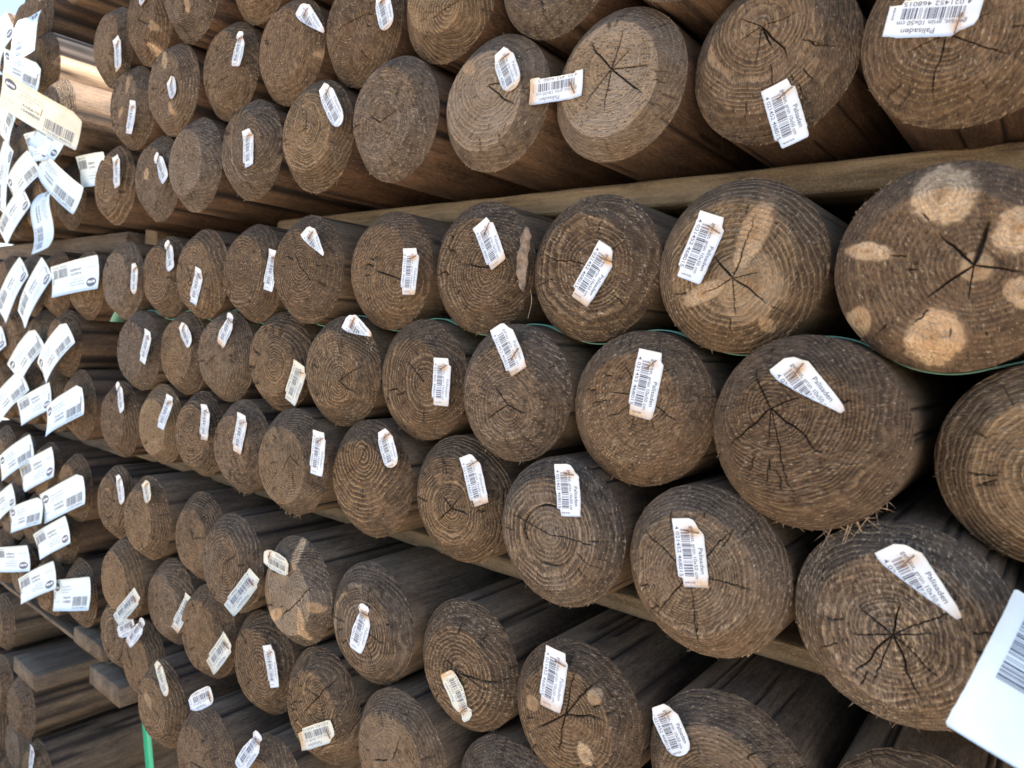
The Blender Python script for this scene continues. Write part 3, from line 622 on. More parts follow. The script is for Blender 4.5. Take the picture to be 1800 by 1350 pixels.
M_END = mat_end_grain()
M_SHAFT = mat_shaft()
M_PLANK = mat_plank("spacer_wood", (0.140, 0.088, 0.046), (0.275, 0.188, 0.105))
M_BEAM = mat_plank("beam_wood", (0.070, 0.049, 0.033), (0.165, 0.118, 0.080))
M_PAPER = mat_paper("label_paper", (0.76, 0.77, 0.78), (0.68, 0.70, 0.71))
M_CREAM = mat_paper("aged_and_sunlit_paper", (0.74, 0.72, 0.62), (0.66, 0.63, 0.52))
M_CARD = mat_paper("card_paper", (0.76, 0.82, 0.83), (0.70, 0.78, 0.80))
M_INK = mat_plain("ink", (0.085, 0.092, 0.13), 0.6, 0.2, 0.3)
M_INKL = mat_plain("faded_ink", (0.20, 0.22, 0.27), 0.6, 0.2, 0.3)
M_WHITE = mat_plain("logo_white", (0.80, 0.82, 0.82), 0.6, 0.2, 0.05)
M_RUST = mat_plain("rusty_wire", (0.20, 0.095, 0.035), 0.6, 0.4, 0.5, 900.0)
M_STRAP = mat_plain("green_strap", (0.010, 0.36, 0.17), 0.35, 0.5, 0.1, 60.0)
M_STRAPD = mat_plain("dull_green_strap", (0.14, 0.30, 0.21), 0.45, 0.4, 0.2, 60.0)
M_FIBRE = mat_plain("frayed_wood", (0.30, 0.205, 0.125), 0.85, 0.15, 0.45, 500.0)
M_BARK = mat_plain("dry_bark", (0.19, 0.135, 0.095), 0.9, 0.15, 0.5, 250.0)
M_GROUND = mat_ground()

# ---------------------------------------------------------------- ground
gs = 400.0
ground = mesh_obj("ground", new_mesh("ground", [(-gs, -gs, 0), (gs, -gs, 0), (gs, gs, 0), (-gs, gs, 0)], [(0, 1, 2, 3)], M_GROUND, False))
tag(ground, "sunlit grey paving of the timber yard", None, None, "structure")

# ---------------------------------------------------------------- logs
CAMP = np.array(cam.matrix_world.translation)

def OFF(k): return '-x' in k or k.startswith(('U3-0', 'U4-0')) or k in ('M1-0', 'M2-00', 'U1-0', 'U2-0')   # just outside the picture

def lod(p):
    d = np.linalg.norm(np.array(p[:3]) - CAMP)
    px = 1236.8 * 2 * p[3] / d
    if px > 245: return dict(nt=430, nr=72, nb=24, ns=44, st=220)
    if px > 175: return dict(nt=230, nr=44, nb=15, ns=30, st=120)
    if px > 120: return dict(nt=130, nr=26, nb=10, ns=18, st=72)
    return dict(nt=84, nr=18, nb=7, ns=12, st=48)

BOLD = ('M1-3', 'M3-3', 'L1-4', 'L1-5', 'M3-5', 'M3-4', 'U2-3', 'U1-6', 'U3-2', 'M2-6', 'M2-4', 'L2-g', 'M1-6')
RINGS = {'M1-3': 3.9, 'M1-2': 2.8, 'M3-3': 3.3, 'U1-3': 2.7, 'U1-2': 2.9, 'M2-1': 2.0, 'M3-1': 2.6, 'M3-2': 2.2, 'M2-2': 2.3, 'L1-4': 3.2, 'L1-3': 2.4, 'U1-1': 2.6, 'M1-1': 2.6, 'U1-4': 3.4, 'U1-5': 3.0, 'M2-3': 2.6, 'M3-5': 3.6}

def build_log_meshes(e, idx):
    rs = np.random.default_rng(1000 + idx*7)
    X, Y, Z, r = e['p']; rm = r*1000.0
    L = lod(e['p']) if not OFF(e['k']) else dict(nt=84, nr=18, nb=7, ns=12, st=48)
    nt, nr, nb = L['nt'], L['nr'], L['nb']
    seed = rs.uniform(0, 10)
    if e['k'] in BOLD: seed = (1.5708 + 6.28319*int(rs.uniform(0, 80)))/53.0      # logs with strong growth rings
    k0 = e['k'][0]
    e = dict(e, **({'ring': RINGS[e['k']]} if e['k'] in RINGS else {}))
    if e['k'] == 'S-sun': e['shaft_sun_tone'] = 1.0  # shaft painted paler to imitate glaring sunlight on it
    tone = e.get('tone', rs.uniform(-.28, .16) if k0 in 'UM' else rs.uniform(-.12, .26)); speck = e.get('sp', rs.uniform(.35, .95))
    spacing = e.get('ring', rs.uniform(1.5, 3.6))
    pith = np.array(e.get('pith', rs.normal(0, 4.0, 2)))
    if np.hypot(*pith) > 24: pith *= 24/np.hypot(*pith)
    flat = rs.uniform(.66, .73); bd = BEVEL*1000*rs.uniform(.92, 1.05)
    fo = rs.normal(0, .9, 2)
    th = np.linspace(0, 2*np.pi, nt, endpoint=False)
    si = idx % 977
    # outlines (mm), slightly out of round
    wob = 1 + .010*np.cos(2*th+rs.uniform(0, 6)) - .010 + .006*noise3(np.cos(th)*2+5, np.sin(th)*2, seed, si)
    out = np.stack([np.cos(th), np.sin(th)], 1)*(rm*wob)[:, None]
    # direction angle is taken about the pith for a star-shaped grid
    fl = np.stack([np.cos(th), np.sin(th)], 1)*(rm*flat*(1+.02*noise3(np.cos(th)*1.5, np.sin(th)*1.5+9, seed, si+3)))[:, None] + fo
    if np.hypot(*(pith-fo)) > rm*flat*.85: pith = fo + (pith-fo)*rm*flat*.85/np.hypot(*(pith-fo))
    # cracks: (angle deg, end mm, width mm, start mm)
    cr = [(a, l, w, 0.0) for a, l, w in e.get('cr', [])]
    if not cr:
        for _ in range(rs.integers(2, 6) if nt > 200 else rs.integers(0, 3)):
            cr.append((rs.uniform(0, 360), rs.uniform(10, 34), rs.uniform(.4, .8) if nt > 200 else rs.uniform(.1, .4), 0.0 if rs.random() < .7 else rs.uniform(5, 18)))
    for _ in range(rs.integers(8, 18)):
        s0 = rs.uniform(22, 44); cr.append((rs.uniform(0, 360), s0+rs.uniform(4, 15), rs.uniform(.25, .6), s0))
    cell = 2*np.pi*rm/nt

    def fields(P):
        """ring coordinate, crack, knot, knot ring for points P (mm, x/z)"""
        d = P - pith; rho = np.hypot(d[..., 0], d[..., 1]); phi = np.arctan2(d[..., 1], d[..., 0])
        warp = 1.25*fbm(P[..., 0]/14+seed, P[..., 1]/14, seed, si, 2) + .28*noise3(P[..., 0]/3.0, P[..., 1]/3.0+seed, 1.7, si+5)
        ring = (rho*(1+.07*np.cos(phi-seed)) + warp)/spacing
        ring = ring + 1.1*noise3(rho/7.0+seed*3, seed, .3, si+9)
        crack = np.zeros_like(rho)
        for n_, (a, l, w, s0) in enumerate(cr):
            pc = math.radians(a) + .085*noise3(rho/9.0+n_*5, seed, .5, si+11) + .022*noise3(rho/2.5+n_*3, seed, .9, si+13)
            dl = np.abs((phi-pc+np.pi) % (2*np.pi) - np.pi)*np.maximum(rho, .4)
            t = (rho-s0)/max(l-s0, 1)
            ww = w*np.clip(1-t, 0, 1)**.5*np.clip(.45+rho/8, 0, 1)*(t >= 0)*.62
            ww = np.where(ww > .05, np.maximum(ww, cell*.46), 0)
            crack = np.maximum(crack, np.where(ww > 0, 1-sstep(.3, 1.1, dl/np.maximum(ww, 1e-4)), 0)*np.clip((1-t)*3, .0, 1)*min(1, .35+w*.75))
        if e['k'] == 'M3-3':       # ring shake
            rr = 19.5+1.2*noise3(np.cos(phi)*2, np.sin(phi)*2, seed, 5)
            crack = np.maximum(crack, (1-sstep(.3, .8, np.abs(rho-rr)))*sstep(-.5, .2, noise3(np.cos(phi)*1.3, np.sin(phi)*1.3, 4.4, 8)))
        knot = np.zeros_like(rho); kring = np.zeros_like(rho)
        for (kx, kz, kr, el, pale) in e.get('kn', []):
            c = np.array((kx, kz)); ax = c - pith; ax = ax/max(np.hypot(*ax), 1e-3)
            q = P - c; u = q@ax; v = q@np.array((-ax[1], ax[0]))
            nd = np.sqrt((u/(kr*el))**2 + (v/kr)**2) + .12*fbm(P[..., 0]/4.3+.6*P[..., 1]/4.3, P[..., 1]/4.3-.6*P[..., 0]/4.3, seed+2, si, 3) + .05*noise3(P[..., 0]/1.6, P[..., 1]/1.6, seed+3, si)
            mk = (1-sstep(.66, 1.08, nd))*pale
            dk = np.hypot(*(c-pith)); up = (P-pith)@ax; tail = (1-sstep(.5, 1.2, np.abs(v)/(kr*(.25+.55*np.clip(up/dk, 0, 1)))))*sstep(0, .5*dk, up)*(1-sstep(dk*.9, dk*1.1, up))
            mk = np.maximum(mk, .24*pale*tail*(.6+.5*noise3(P[..., 0]/3, P[..., 1]/3, seed+5, si)))
            kring = np.where(mk > knot, nd, kring); knot = np.maximum(knot, mk)
        return ring, crack, knot, kring, rho

    def const(nv, zone):
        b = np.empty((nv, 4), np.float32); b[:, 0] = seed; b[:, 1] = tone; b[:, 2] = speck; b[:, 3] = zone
        return b

    # --- end grain disc: rays from the pith to the flat's rim
    t = np.linspace(0, 1, nr+1)[1:]**.92
    P = pith[None, None, :] + t[:, None, None]*(fl[None]-pith)
    P = np.concatenate([np.broadcast_to(pith, (1, nt, 2)) + .02*np.stack([np.cos(th), np.sin(th)], 1)[None], P], 0)
    ring, crack, knot, kring, rho = fields(P)
    late = np.mod(ring, 1.0); late = sstep(.3, .8, late)*(1-sstep(.88, 1, late))
    rough = .42*fbm(P[..., 0]/1.5, P[..., 1]/1.5, seed, si+21, 2) + .45*fbm(P[..., 0]/9, P[..., 1]/9, seed, si+23, 2)
    edge = sstep(.95, 1.0, np.concatenate([[0], t]))[:, None]*.5
    y = -bd + rough*.8*(1-.7*sstep(.9, 1.0, np.concatenate([[0], t])))[:, None] - .42*late*(1-.7*sstep(.92, 1.0, np.concatenate([[0], t])))[:, None] + crack*np.clip(1.2+rho*.06, 0, 3.5)*1.3 - .5*knot*np.clip(1-kring, 0, 1) + edge
    V = np.stack([P[..., 0], y, P[..., 1]], -1).reshape(-1, 3)/1000
    A = np.stack([ring, crack, knot, kring], -1).reshape(-1, 4)
    f = grid_faces(nr+1, nt, True)
    hub = len(V); V = np.vstack([V, [[pith[0]/1000, V[:nt, 1].mean(), pith[1]/1000]]]); A = np.vstack([A, A[:nt].mean(0, keepdims=True)])
    disc = new_mesh("end_grain", V, f, M_END, True, {"wood_a": A, "wood_b": const(len(V), 0)})
    rim_y = y[-1].copy()
    # --- bevel
    t = np.linspace(0, 1, nb+1)
    P = fl[None]*(1-t[:, None, None]) + out[None]*t[:, None, None]
    ring, crack, knot, kring, rho = fields(P)
    late = np.mod(ring, 1.0); late = sstep(.3, .8, late)*(1-sstep(.88, 1, late))
    prof = (1-t)*(-bd+.5) + t*0.0 - .5*np.sin(np.pi*t)
    rough = .25*fbm(P[..., 0]/1.5, P[..., 1]/1.5, seed, si+31, 2) + .3*fbm(P[..., 0]/8, P[..., 1]/8, seed, si+33, 2)
    w0 = (1-sstep(0, .06, t))[:, None]
    y = prof[:, None] + (rough - .38*late)*(1-w0)*(1-.5*sstep(.9, 1, t))[:, None] + crack*1.6*(1-w0)
    y = y*(1-w0) + rim_y[None]*w0
    V = np.stack([P[..., 0], y, P[..., 1]], -1).reshape(-1, 3)/1000
    A = np.stack([ring, crack, knot, kring], -1).reshape(-1, 4)
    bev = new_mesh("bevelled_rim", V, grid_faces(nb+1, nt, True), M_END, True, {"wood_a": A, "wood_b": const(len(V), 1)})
    # --- shaft
    ns, st = L['ns'], L['st']
    th2 = np.linspace(0, 2*np.pi, st, endpoint=False)
    t = np.linspace(0, 1, ns+1)**1.6
    yy = t*LOG_LEN*1000
    wo2 = np.interp(th2, np.r_[th, 2*np.pi], np.r_[rm*wob, (rm*wob)[0]])
    Tt, Yy = np.meshgrid(th2, yy)
    cx, cz = np.cos(Tt), np.sin(Tt)
    rr = wo2[None]*np.ones_like(Yy) - .15 - .35*np.abs(fbm(cx*14+seed, Yy/180, cz*14, si+41, 2))*sstep(0, 12, Yy)
    crack = np.zeros_like(rr); cell2 = 2*np.pi*rm/st
    for n_ in range(int(rs.integers(10, 20))):
        a0 = rs.uniform(0, 2*np.pi); s0 = rs.choice([0, 0, rs.uniform(0, 120)]); l = rs.uniform(30, 260); w = rs.uniform(.5, 1.1)
        pc = a0 + .018*noise3(Yy/60+n_*3, seed, .2, si+51)
        dl = np.abs((Tt-pc+np.pi) % (2*np.pi) - np.pi)*rm
        tt = (Yy-s0)/l
        ww = np.where((tt >= 0) & (tt <= 1), np.maximum(w*.6*np.sqrt(np.clip(1-tt, 0, 1)), cell2*.8), 0)
        crack = np.maximum(crack, np.where(ww > 0, 1-sstep(.3, 1.1, dl/np.maximum(ww, 1e-4)), 0)*np.clip((1-tt)*4, 0, 1))
    rr = rr - crack*1.3
    V = np.stack([rr*cx, Yy, rr*cz], -1).reshape(-1, 3)/1000
    weather = np.clip({'U': .12, 'M': .75, 'L': .9, 'S': .45, 'V': .9}[k0] + rs.uniform(-.15, .15), 0, 1)
    A = np.zeros((len(V), 4), np.float32); A[:, 0] = weather; A[:, 1] = crack.ravel()
    bconst = const(len(V), 0); bconst[:, 1] = e.get('shaft_sun_tone', 0.0)
    f = grid_faces(ns+1, st, True)[:, ::-1]
    # far end closed by a shallow cone of the same wood
    base = ns*st; c = len(V)
    V = np.vstack([V, [[0, (LOG_LEN*1000+6)/1000, 0]]]); A = np.vstack([A, A[:1]*[1, 0, 0, 0]]); bconst = np.vstack([bconst, bconst[:1]])
    j = np.arange(0, st, 2)
    cap = np.stack([base+(j+2) % st, base+(j+1) % st, base+j, np.full_like(j, c)], 1)
    f = np.vstack([f, cap])
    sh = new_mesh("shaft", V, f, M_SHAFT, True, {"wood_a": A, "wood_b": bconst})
    return sh, bev, disc, dict(out=out, flat=fl, bd=bd, rs=rs, px=L['nt'])

def fibres(rs, n, ang0, ang1, out, lmin, lmax, nt):
    """frayed fibres left by the saw at the rim: thin tapering three-sided slivers"""
    V, F = [], []
    for _ in range(n):
        a = math.radians(rs.uniform(ang0, ang1)); i = int(a/(2*np.pi)*len(out)) % len(out)
        b = np.array([out[i][0], rs.uniform(-2.0, .5), out[i][1]])
        rad = np.array([math.cos(a), 0, math.sin(a)]); tan = np.array([-rad[2], 0, rad[0]])
        d = rad*rs.uniform(.3, 1) + tan*rs.normal(0, .8) + np.array([0, -1, 0])*rs.uniform(-.3, .9); d /= np.linalg.norm(d)
        ln = rs.uniform(lmin, lmax)*rs.uniform(.5, 1); w = rs.uniform(.12, .32)*(1+ln/12)
        bend = np.array([0, 0, -1])*ln*rs.uniform(-.05, .3) + tan*ln*rs.normal(0, .12)
        s1 = np.cross(d, [.3, .5, .8]); s1 /= np.linalg.norm(s1); s2 = np.cross(d, s1)
        k = len(V)
        for t, ww in ((0, w), (.5, w*.8), (1, w*.12)):
            c = b - d*.8 + d*ln*t + bend*t*t
            for q in range(3):
                an = q*2.094; V.append((c + (s1*math.cos(an)+s2*math.sin(an)*.5)*ww)/1000)
        for s in range(2):
            for q in range(3):
                a0, a1 = k+s*3+q, k+s*3+(q+1) % 3
                F.append((a0, a1, a1+3, a0+3))
    return np.array(V), np.array(F)

ROOT, INFO = {}, {}
for i, e in enumerate(LOGS):
    X, Y, Z, r = e['p']
    root = empty("palisade_log", (X, Y, Z))
    rsx = random.Random(i)
    sh, bev, disc, info = build_log_meshes(e, i)
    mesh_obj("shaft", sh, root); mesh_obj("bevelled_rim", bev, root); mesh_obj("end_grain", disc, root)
    ROOT[e['k']] = root; INFO[e['k']] = info
    if info['px'] >= 130 and not e['k'].startswith(('U3-0', 'U4-0')):
        rs = info['rs']
        n1 = 7 if info['px'] >= 230 else 5
        V, F = fibres(rs, n1, 0, 360, info['out'], .8, 3.0, 0)
        V2, F2 = fibres(rs, n1*2, 225, 325, info['out'], 1.0, 4.0, 0)
        parts = [(V, F), (V2, F2)]
        spec = {'M2-1': (18, 272, 325, 5, 19), 'M3-6': (14, 250, 300, 3, 9), 'L1-7': (8, 285, 330, 3, 9), 'M3-7': (8, 250, 300, 2, 6), 'M1-1': (16, 120, 150, 1.5, 4), 'L1-8': (10, 30, 80, 2, 6), 'U1-6': (2, 300, 320, 8, 13), 'M1-10': (5, 250, 300, 2, 4)}.get(e['k'])
        if spec: parts.append(fibres(rs, spec[0], spec[1], spec[2], info['out'], spec[3], spec[4], 0))
        vs, fs, o_ = [], [], 0
        for v, f in parts: vs.append(v); fs.append(f+o_); o_ += len(v)
        fo_ = mesh_obj("frayed_fibre", new_mesh("frayed_fibre", np.vstack(vs), np.vstack(fs), M_FIBRE, False), root)
        fo_["kind"] = "stuff"

# ---------------------------------------------------------------- labels for the logs
ORD = ["first", "second", "third", "fourth", "fifth", "sixth", "seventh", "eighth", "ninth", "tenth", "eleventh"]
FEAT = {
 'U1-1': "huge dark log end with upside-down tag", 'U1-2': "brown log end with tan heart and hanging tag", 'U1-3': "pale tan log end with star cracks",
 'U1-4': "tan log end with round-ended tag", 'U1-5': "dark log end without any tag", 'U1-8': "smooth brown log end without tag",
 'M1-1': "untagged log end with five pale knots", 'M1-2': "log end with two pale streaks from its heart", 'M1-3': "log end with bold growth rings and slanted tag",
 'M2-0': "cut-off cracked log end at the picture's edge", 'M2-1': "big dark splintered log end with diagonal tag", 'M3-1': "big log end with white flecks and star cracks",
 'M3-3': "log end with a ring-shaped crack", 'M3-2': "log end with upright tag stained rusty below", 'M3-5': "log end with a small dark hole at its heart", 'M3-9': "log end with a pale wedge above its tag",
 'L1-3': "log end with three pale knots", 'L1-6': "log end with pale streaks and tag sticking out", 'L1-8': "untagged log end half hidden by its neighbour",
 'U2-2': "blackish log end without tag", 'U2-3': "tan log end without tag", 'U3-2': "dark log end with small orange knot", 'U3-3': "log end with long pale knot at its rim",
 'U2-7': "mottled pale log end with small torn tag", 'U2-8': "narrow log end with pale flares", 'L2-h': "plain brown log end without tag", 'M2-6': "log end with wide cream tag low on its right",
 'L1-5': "log end with twisted tag at its centre", 'L1-4': "log end with upside-down curled tag", 'L2-g': "log end with tag lying sideways",
}
ROWS = [
 (['U1-%d' % i for i in range(1, 11)], "lowest row of the upper bundle"), (['U2-%d' % i for i in range(1, 9)], "second row of the upper bundle"),
 (['U3-%d' % i for i in range(1, 5)], "third row of the upper bundle"),
 (['M1-%d' % i for i in range(1, 11)], "top row of the middle bundle"), (['M2-%d' % i for i in range(0, 10)], "centre row of the middle bundle"),
 (['M3-%d' % i for i in range(1, 11)], "bottom row of the middle bundle"), (['L1-%d' % i for i in range(1, 11)], "top row of the lower bundle"),
 (['L2-'+c for c in 'ihgfabc'], "second row of the lower bundle"), (['L3-'+c for c in 'cbaed'], "third row of the lower bundle"),
 (['S-top', 'S4-0', 'S4-1'], "top row of the left stack"), (['S-sun'] + ['S3-%d' % i for i in range(4)], "second row of the left stack"),
 (['S-end'] + ['S2-%d' % i for i in range(4)], "third row of the left stack"), (['S-u1'] + ['S1-%d' % i for i in range(4)], "fourth row of the left stack"),
 (['S-a'] + ['S5-%d' % i for i in range(4)], "fifth row of the left stack"), (['S-b'] + ['S6-%d' % i for i in range(4)], "sixth row of the left stack"),
 (['S-c'] + ['S7-%d' % i for i in range(4)], "seventh row of the left stack"), (['S-d'] + ['S8-%d' % i for i in range(4)], "eighth row of the left stack"),
 (['S-e'] + ['S9-%d' % i for i in range(4)], "ninth row of the left stack"), (['S-f'] + ['S10-%d' % i for i in range(4)], "bottom row of the left stack"),
 (['V1-%d' % i for i in range(3)], "top row of the bottom-left pile"), (['V-a', 'V-0', 'V2-0', 'V2-1'], "second row of the bottom-left pile"),
 (['V-b', 'V3-0', 'V3-1', 'V3-2'], "third row of the bottom-left pile"), (['V4-%d' % i for i in range(3)], "lowest row of the bottom-left pile"),
]
FEAT.update({'S-sun': "log with its shaft in direct sun", 'S-end': "blackish log end behind a long cream tag"})
GROUPS = {'U': "palisade logs of the upper bundle", 'M': "palisade logs of the middle bundle", 'L': "palisade logs of the lower bundle",
          'S': "palisade logs of the left stack", 'V': "palisade logs of the bottom-left pile"}
tagged = {t[0] for t in TAGS} | {t[0] for t in BIG_TAGS}
for keys, where in ROWS:
    for j, k in enumerate(keys):
        if k not in ROOT: continue
        what = FEAT.get(k) or ("tagged brown log end" if k in tagged else "brown log end without tag")
        if k in FEAT:
            row, bundle = where.split(" of the ")
            lab = "%s, %s of %s" % (what, row, bundle)
        else: lab = "%s, %s from right in %s" % (what, ORD[j], where)
        tag(ROOT[k], lab, "log", GROUPS[k[0]])
special = {'U4-1': "log end peeking in at the upper edge above the left end of the upper bundle", 'S-over': "reddish log lying on top of the left stack against the sky",
           'M1-0': "log just past the right edge beside the five-knot log", 'M3-0': "log at lower right behind the big curled barcode card", 'U1-0': "log just past the right edge of the upper bundle's lowest row",
           'U2-0': "log past the upper edge above the two rightmost upper logs", 'M2-00': "log past the right edge behind the five-knot log", 'L2-j': "log just below the picture under the three-knot log"}
for k, r_ in ROOT.items():
    if "label" not in r_:
        if k in special: tag(r_, special[k], "log", GROUPS[k[0]])
        elif "-x" in k:
            row = {'U1': "upper bundle's lowest row", 'U2': "upper bundle's second row", 'U3': "upper bundle's third row", 'U4': "upper bundle's top row",
                   'M1': "middle bundle's top row", 'M2': "middle bundle's centre row", 'M3': "middle bundle's bottom row"}[k[:2]]
            tag(r_, "brown log past the picture's right edge, %s of three in the %s" % (ORD[int(k[-1])], row), "log", "palisade logs right of the picture")
        else:
            tag(r_, "brown log above the picture's upper edge, %s from left in the %s unseen row" % (ORD[int(k[-1])], "lower" if k[1] == "3" else "upper"), "log", "palisade logs above the picture")

# ---------------------------------------------------------------- lettering
def text_mesh(s, bold=0.0):
    cu = bpy.data.curves.new("lettering", 'FONT'); cu.body = s; cu.size = 1.0; cu.offset = bold; cu.resolution_u = 3
    o = bpy.data.objects.new("lettering", cu); COL.objects.link(o)
    dg = bpy.context.evaluated_depsgraph_get(); ev = o.evaluated_get(dg); me = ev.to_mesh(); me.calc_loop_triangles()
    v = np.array([tuple(x.co)[:2] for x in me.vertices]); f = np.array([tuple(t.vertices) for t in me.loop_triangles])
    ev.to_mesh_clear(); bpy.data.objects.remove(o); bpy.data.curves.remove(cu)
    return v, f

TXT = {s: text_mesh(s, b) for s, b in (("Palisaden", .006), ("gefr\u00e4st, gr\u00fcn 10x50 cm", .004), ("4 021452 468015", .004), ("ante-holz", .008),
       ("ante", .02), ("Artikel-Nr.", .012), ("10448800", .012), ("Palisaden gefr\u00e4st", 0.0), ("kesseldruckimpr\u00e4gniert", 0.0), ("\u00d8 10 x 50 cm", 0.0), ("Holz aus Europa", 0.0))}

def place_text(s, a, b, height, width=None, ang=0.0):
    """text with its left end at (a, b) mm, cap height in mm, squeezed to width; reading along +a, up = +b"""
    v, f = TXT[s]; lo, hi = v.min(0), v.max(0)
    cap = .70
    sc = height/cap; sx = sc if width is None else width/(hi[0]-lo[0])
    q = np.stack([(v[:, 0]-lo[0])*sx, v[:, 1]*sc], 1)
    c, s_ = math.cos(ang), math.sin(ang)
    return np.stack([a + q[:, 0]*c - q[:, 1]*s_, b + q[:, 0]*s_ + q[:, 1]*c], 1), f

def ean13(d):
    Lc = ["0001101", "0011001", "0010011", "0111101", "0100011", "0110001", "0101111", "0111011", "0110111", "0001011"]
    par = ["LLLLLL", "LLGLGG", "LLGGLG", "LLGGGL", "LGLLGG", "LGGLLG", "LGGGLL", "LGLGLG", "LGLGGL", "LGGLGL"][int(d[0])]
    s = "101"
    for ch, p in zip(d[1:7], par):
        c = Lc[int(ch)]; s += c if p == 'L' else ''.join('1' if x == '0' else '0' for x in c)[::-1]
    s += "01010"
    for ch in d[7:]: s += ''.join('1' if x == '0' else '0' for x in Lc[int(ch)])
    return s + "101"
EAN = ean13("4021452468015")

def place_bars(a0, a1, b0, b1, nseg=4):
    mod = (a1-a0)/len(EAN); V, F = [], []; i = 0
    while i < len(EAN):
        if EAN[i] == '1':
            j = i
            while j < len(EAN) and EAN[j] == '1': j += 1
            for s in range(nseg):
                y0, y1 = b0+(b1-b0)*s/nseg, b0+(b1-b0)*(s+1)/nseg; k = len(V)
                x0, x1 = a0+i*mod, a0+j*mod
                V += [(x0, y0), (x1, y0), (x1, y1), (x0, y1)]; F += [(k, k+1, k+2), (k, k+2, k+3)]
            i = j
        else: i += 1
    return np.array(V), np.array(F)

def place_ellipse(a, b, ra, rb, n=28):
    V = [(a, b)] + [(a+ra*math.cos(t), b+rb*math.sin(t)) for t in np.linspace(0, 2*np.pi, n, endpoint=False)]
    return np.array(V), np.array([(0, 1+i, 1+(i+1) % n) for i in range(n)])

def join2(parts):
    vs, fs, o = [], [], 0
    for v, f in parts: vs.append(v); fs.append(f+o); o += len(v)
    return np.vstack(vs), np.vstack(fs)

OUTLINE = {
 'full':   [(0, -.94, .70), (.05, -.97, .74), (.13, -.96, .78), (.17, -1, 1), (.5, -1, 1), (.83, -.98, 1), (.86, -.80, .97), (.97, -.76, .95), (1, -.70, .86)],
 'fullflat': [(0, -.95, .96), (.15, -.97, .98), (.18, -.86, 1), (.80, -.88, 1), (.83, -1, 1), (.97, -1, .98), (1, -.94, .9)],
 'corner': [(0, -.92, .15), (.03, -.95, .45), (.16, -1, .72), (.24, -.97, 1), (.5, -1, 1), (.85, -.96, 1), (.87, -.72, .96), (1, -.66, .92)],
 'notch':  [(0, -.30, .35), (.06, -.72, .55), (.16, -.88, .42), (.24, -.55, .75), (.34, -.75, 1), (.60, -1, 1), (.85, -.95, .92), (.97, -.8, .8), (1, -.6, .6)],
 'round':  [(0, -.55, .45), (.10, -.75, .70), (.20, -.95, .82), (.28, -1, 1), (.68, -1, 1), (.84, -.90, .95), (.94, -.66, .74), (.985, -.35, .45), (1, -.1, .2)],
 'diag':   [(0, -.95, .10), (.06, -1, .55), (.16, -.98, .80), (.22, -.90, 1), (.34, -.70, 1), (.5, -.42, 1), (.7, -.02, 1), (.86, .32, .98), (.95, .50, .95), (1, .60, .85)],
 'short':  [(0, -.65, .50), (.10, -.85, .8), (.25, -1, .95), (.6, -1, 1), (.85, -.9, .85), (1, -.5, .5)],
 'card':   [(0, -.96, .96), (.015, -1, 1), (.985, -1, 1), (1, -.96, .96)],
 'cardcut': [(0, -.96, .96), (.015, -1, 1), (.90, -1, 1), (.985, -1, .75), (1, -.96, .68)],
}

class Sheet:
    """a sheet of paper laid on a curved surface: (a, b) in mm -> 3D in mm"""
    def __init__(s, O, A, B, L, W, outline, hf):
        s.O, s.A, s.B, s.L, s.W, s.hf = np.array(O, float), A, B, L, W, hf
        s.N = np.cross(A, B); o = np.array(OUTLINE[outline]); s.o = o
    def lim(s, a):
        t = np.clip(a/s.L, 0, 1); return np.interp(t, s.o[:, 0], s.o[:, 1])*s.W/2, np.interp(t, s.o[:, 0], s.o[:, 2])*s.W/2
    def at(s, a, b, off=0.0):
        h = s.hf(a, b); e = .3
        ha = (s.hf(a+e, b)-s.hf(a-e, b))/(2*e)
        sh = np.sqrt(1/(1+ha**2))                       # keep the paper's length roughly
        return s.O + (a)[..., None]*s.A + b[..., None]*s.B + (h+off)[..., None]*s.N
    def paper(s, name, mat, parent, nu, nv, rust, rs):
        t = np.unique(np.concatenate([np.linspace(0, 1, nu), s.o[:, 0]]))
        a = t*s.L; lo, hi = s.lim(a)
        lo = lo + rs.normal(0, .06, len(a)); hi = hi + rs.normal(0, .06, len(a))
        v = np.linspace(0, 1, nv)
        Aa = np.broadcast_to(a[:, None], (len(a), nv)); Bb = lo[:, None] + (hi-lo)[:, None]*v
        F = s.at(Aa, Bb).reshape(-1, 3); K = s.at(Aa, Bb, -.22).reshape(-1, 3)
        nvt = len(F); f = grid_faces(len(a), nv)
        if np.dot(np.cross(F[f[0][1]]-F[f[0][0]], F[f[0][3]]-F[f[0][0]]), s.N) < 0: f = f[:, ::-1]
        faces = [f, f[:, ::-1]+nvt]
        per = [i*nv for i in range(len(a))] + [(len(a)-1)*nv+j for j in range(1, nv)] + [i*nv+nv-1 for i in range(len(a)-2, -1, -1)] + [j for j in range(nv-2, 0, -1)]
        per = np.array(per); nx = np.roll(per, -1)
        faces.append(np.stack([per, nx, nx+nvt, per+nvt], 1))
        r = np.clip(rust(Aa, Bb).reshape(-1), 0, 1); c = np.zeros((nvt*2, 4)); c[:nvt, 0] = r; c[nvt:, 0] = r
        me = new_mesh(name, np.vstack([F, K])/1000, np.vstack(faces), mat, True, {"paper_a": c})
        return mesh_obj(name, me, parent)
    def print(s, name, vf, mat, parent, off=.10, margin=.35):
        v, f = vf
        lo, hi = s.lim(v[:, 0]); ok = (v[:, 0] > margin) & (v[:, 0] < s.L-margin) & (v[:, 1] > lo+margin) & (v[:, 1] < hi-margin)
        f = f[ok[f].all(1)]
        if not len(f): return None
        us, inv = np.unique(f, return_inverse=True); v = v[us]; f = inv.reshape(f.shape)
        P = s.at(v[:, 0], v[:, 1], off)
        return mesh_obj(name, new_mesh(name, P/1000, f, mat, False), parent)

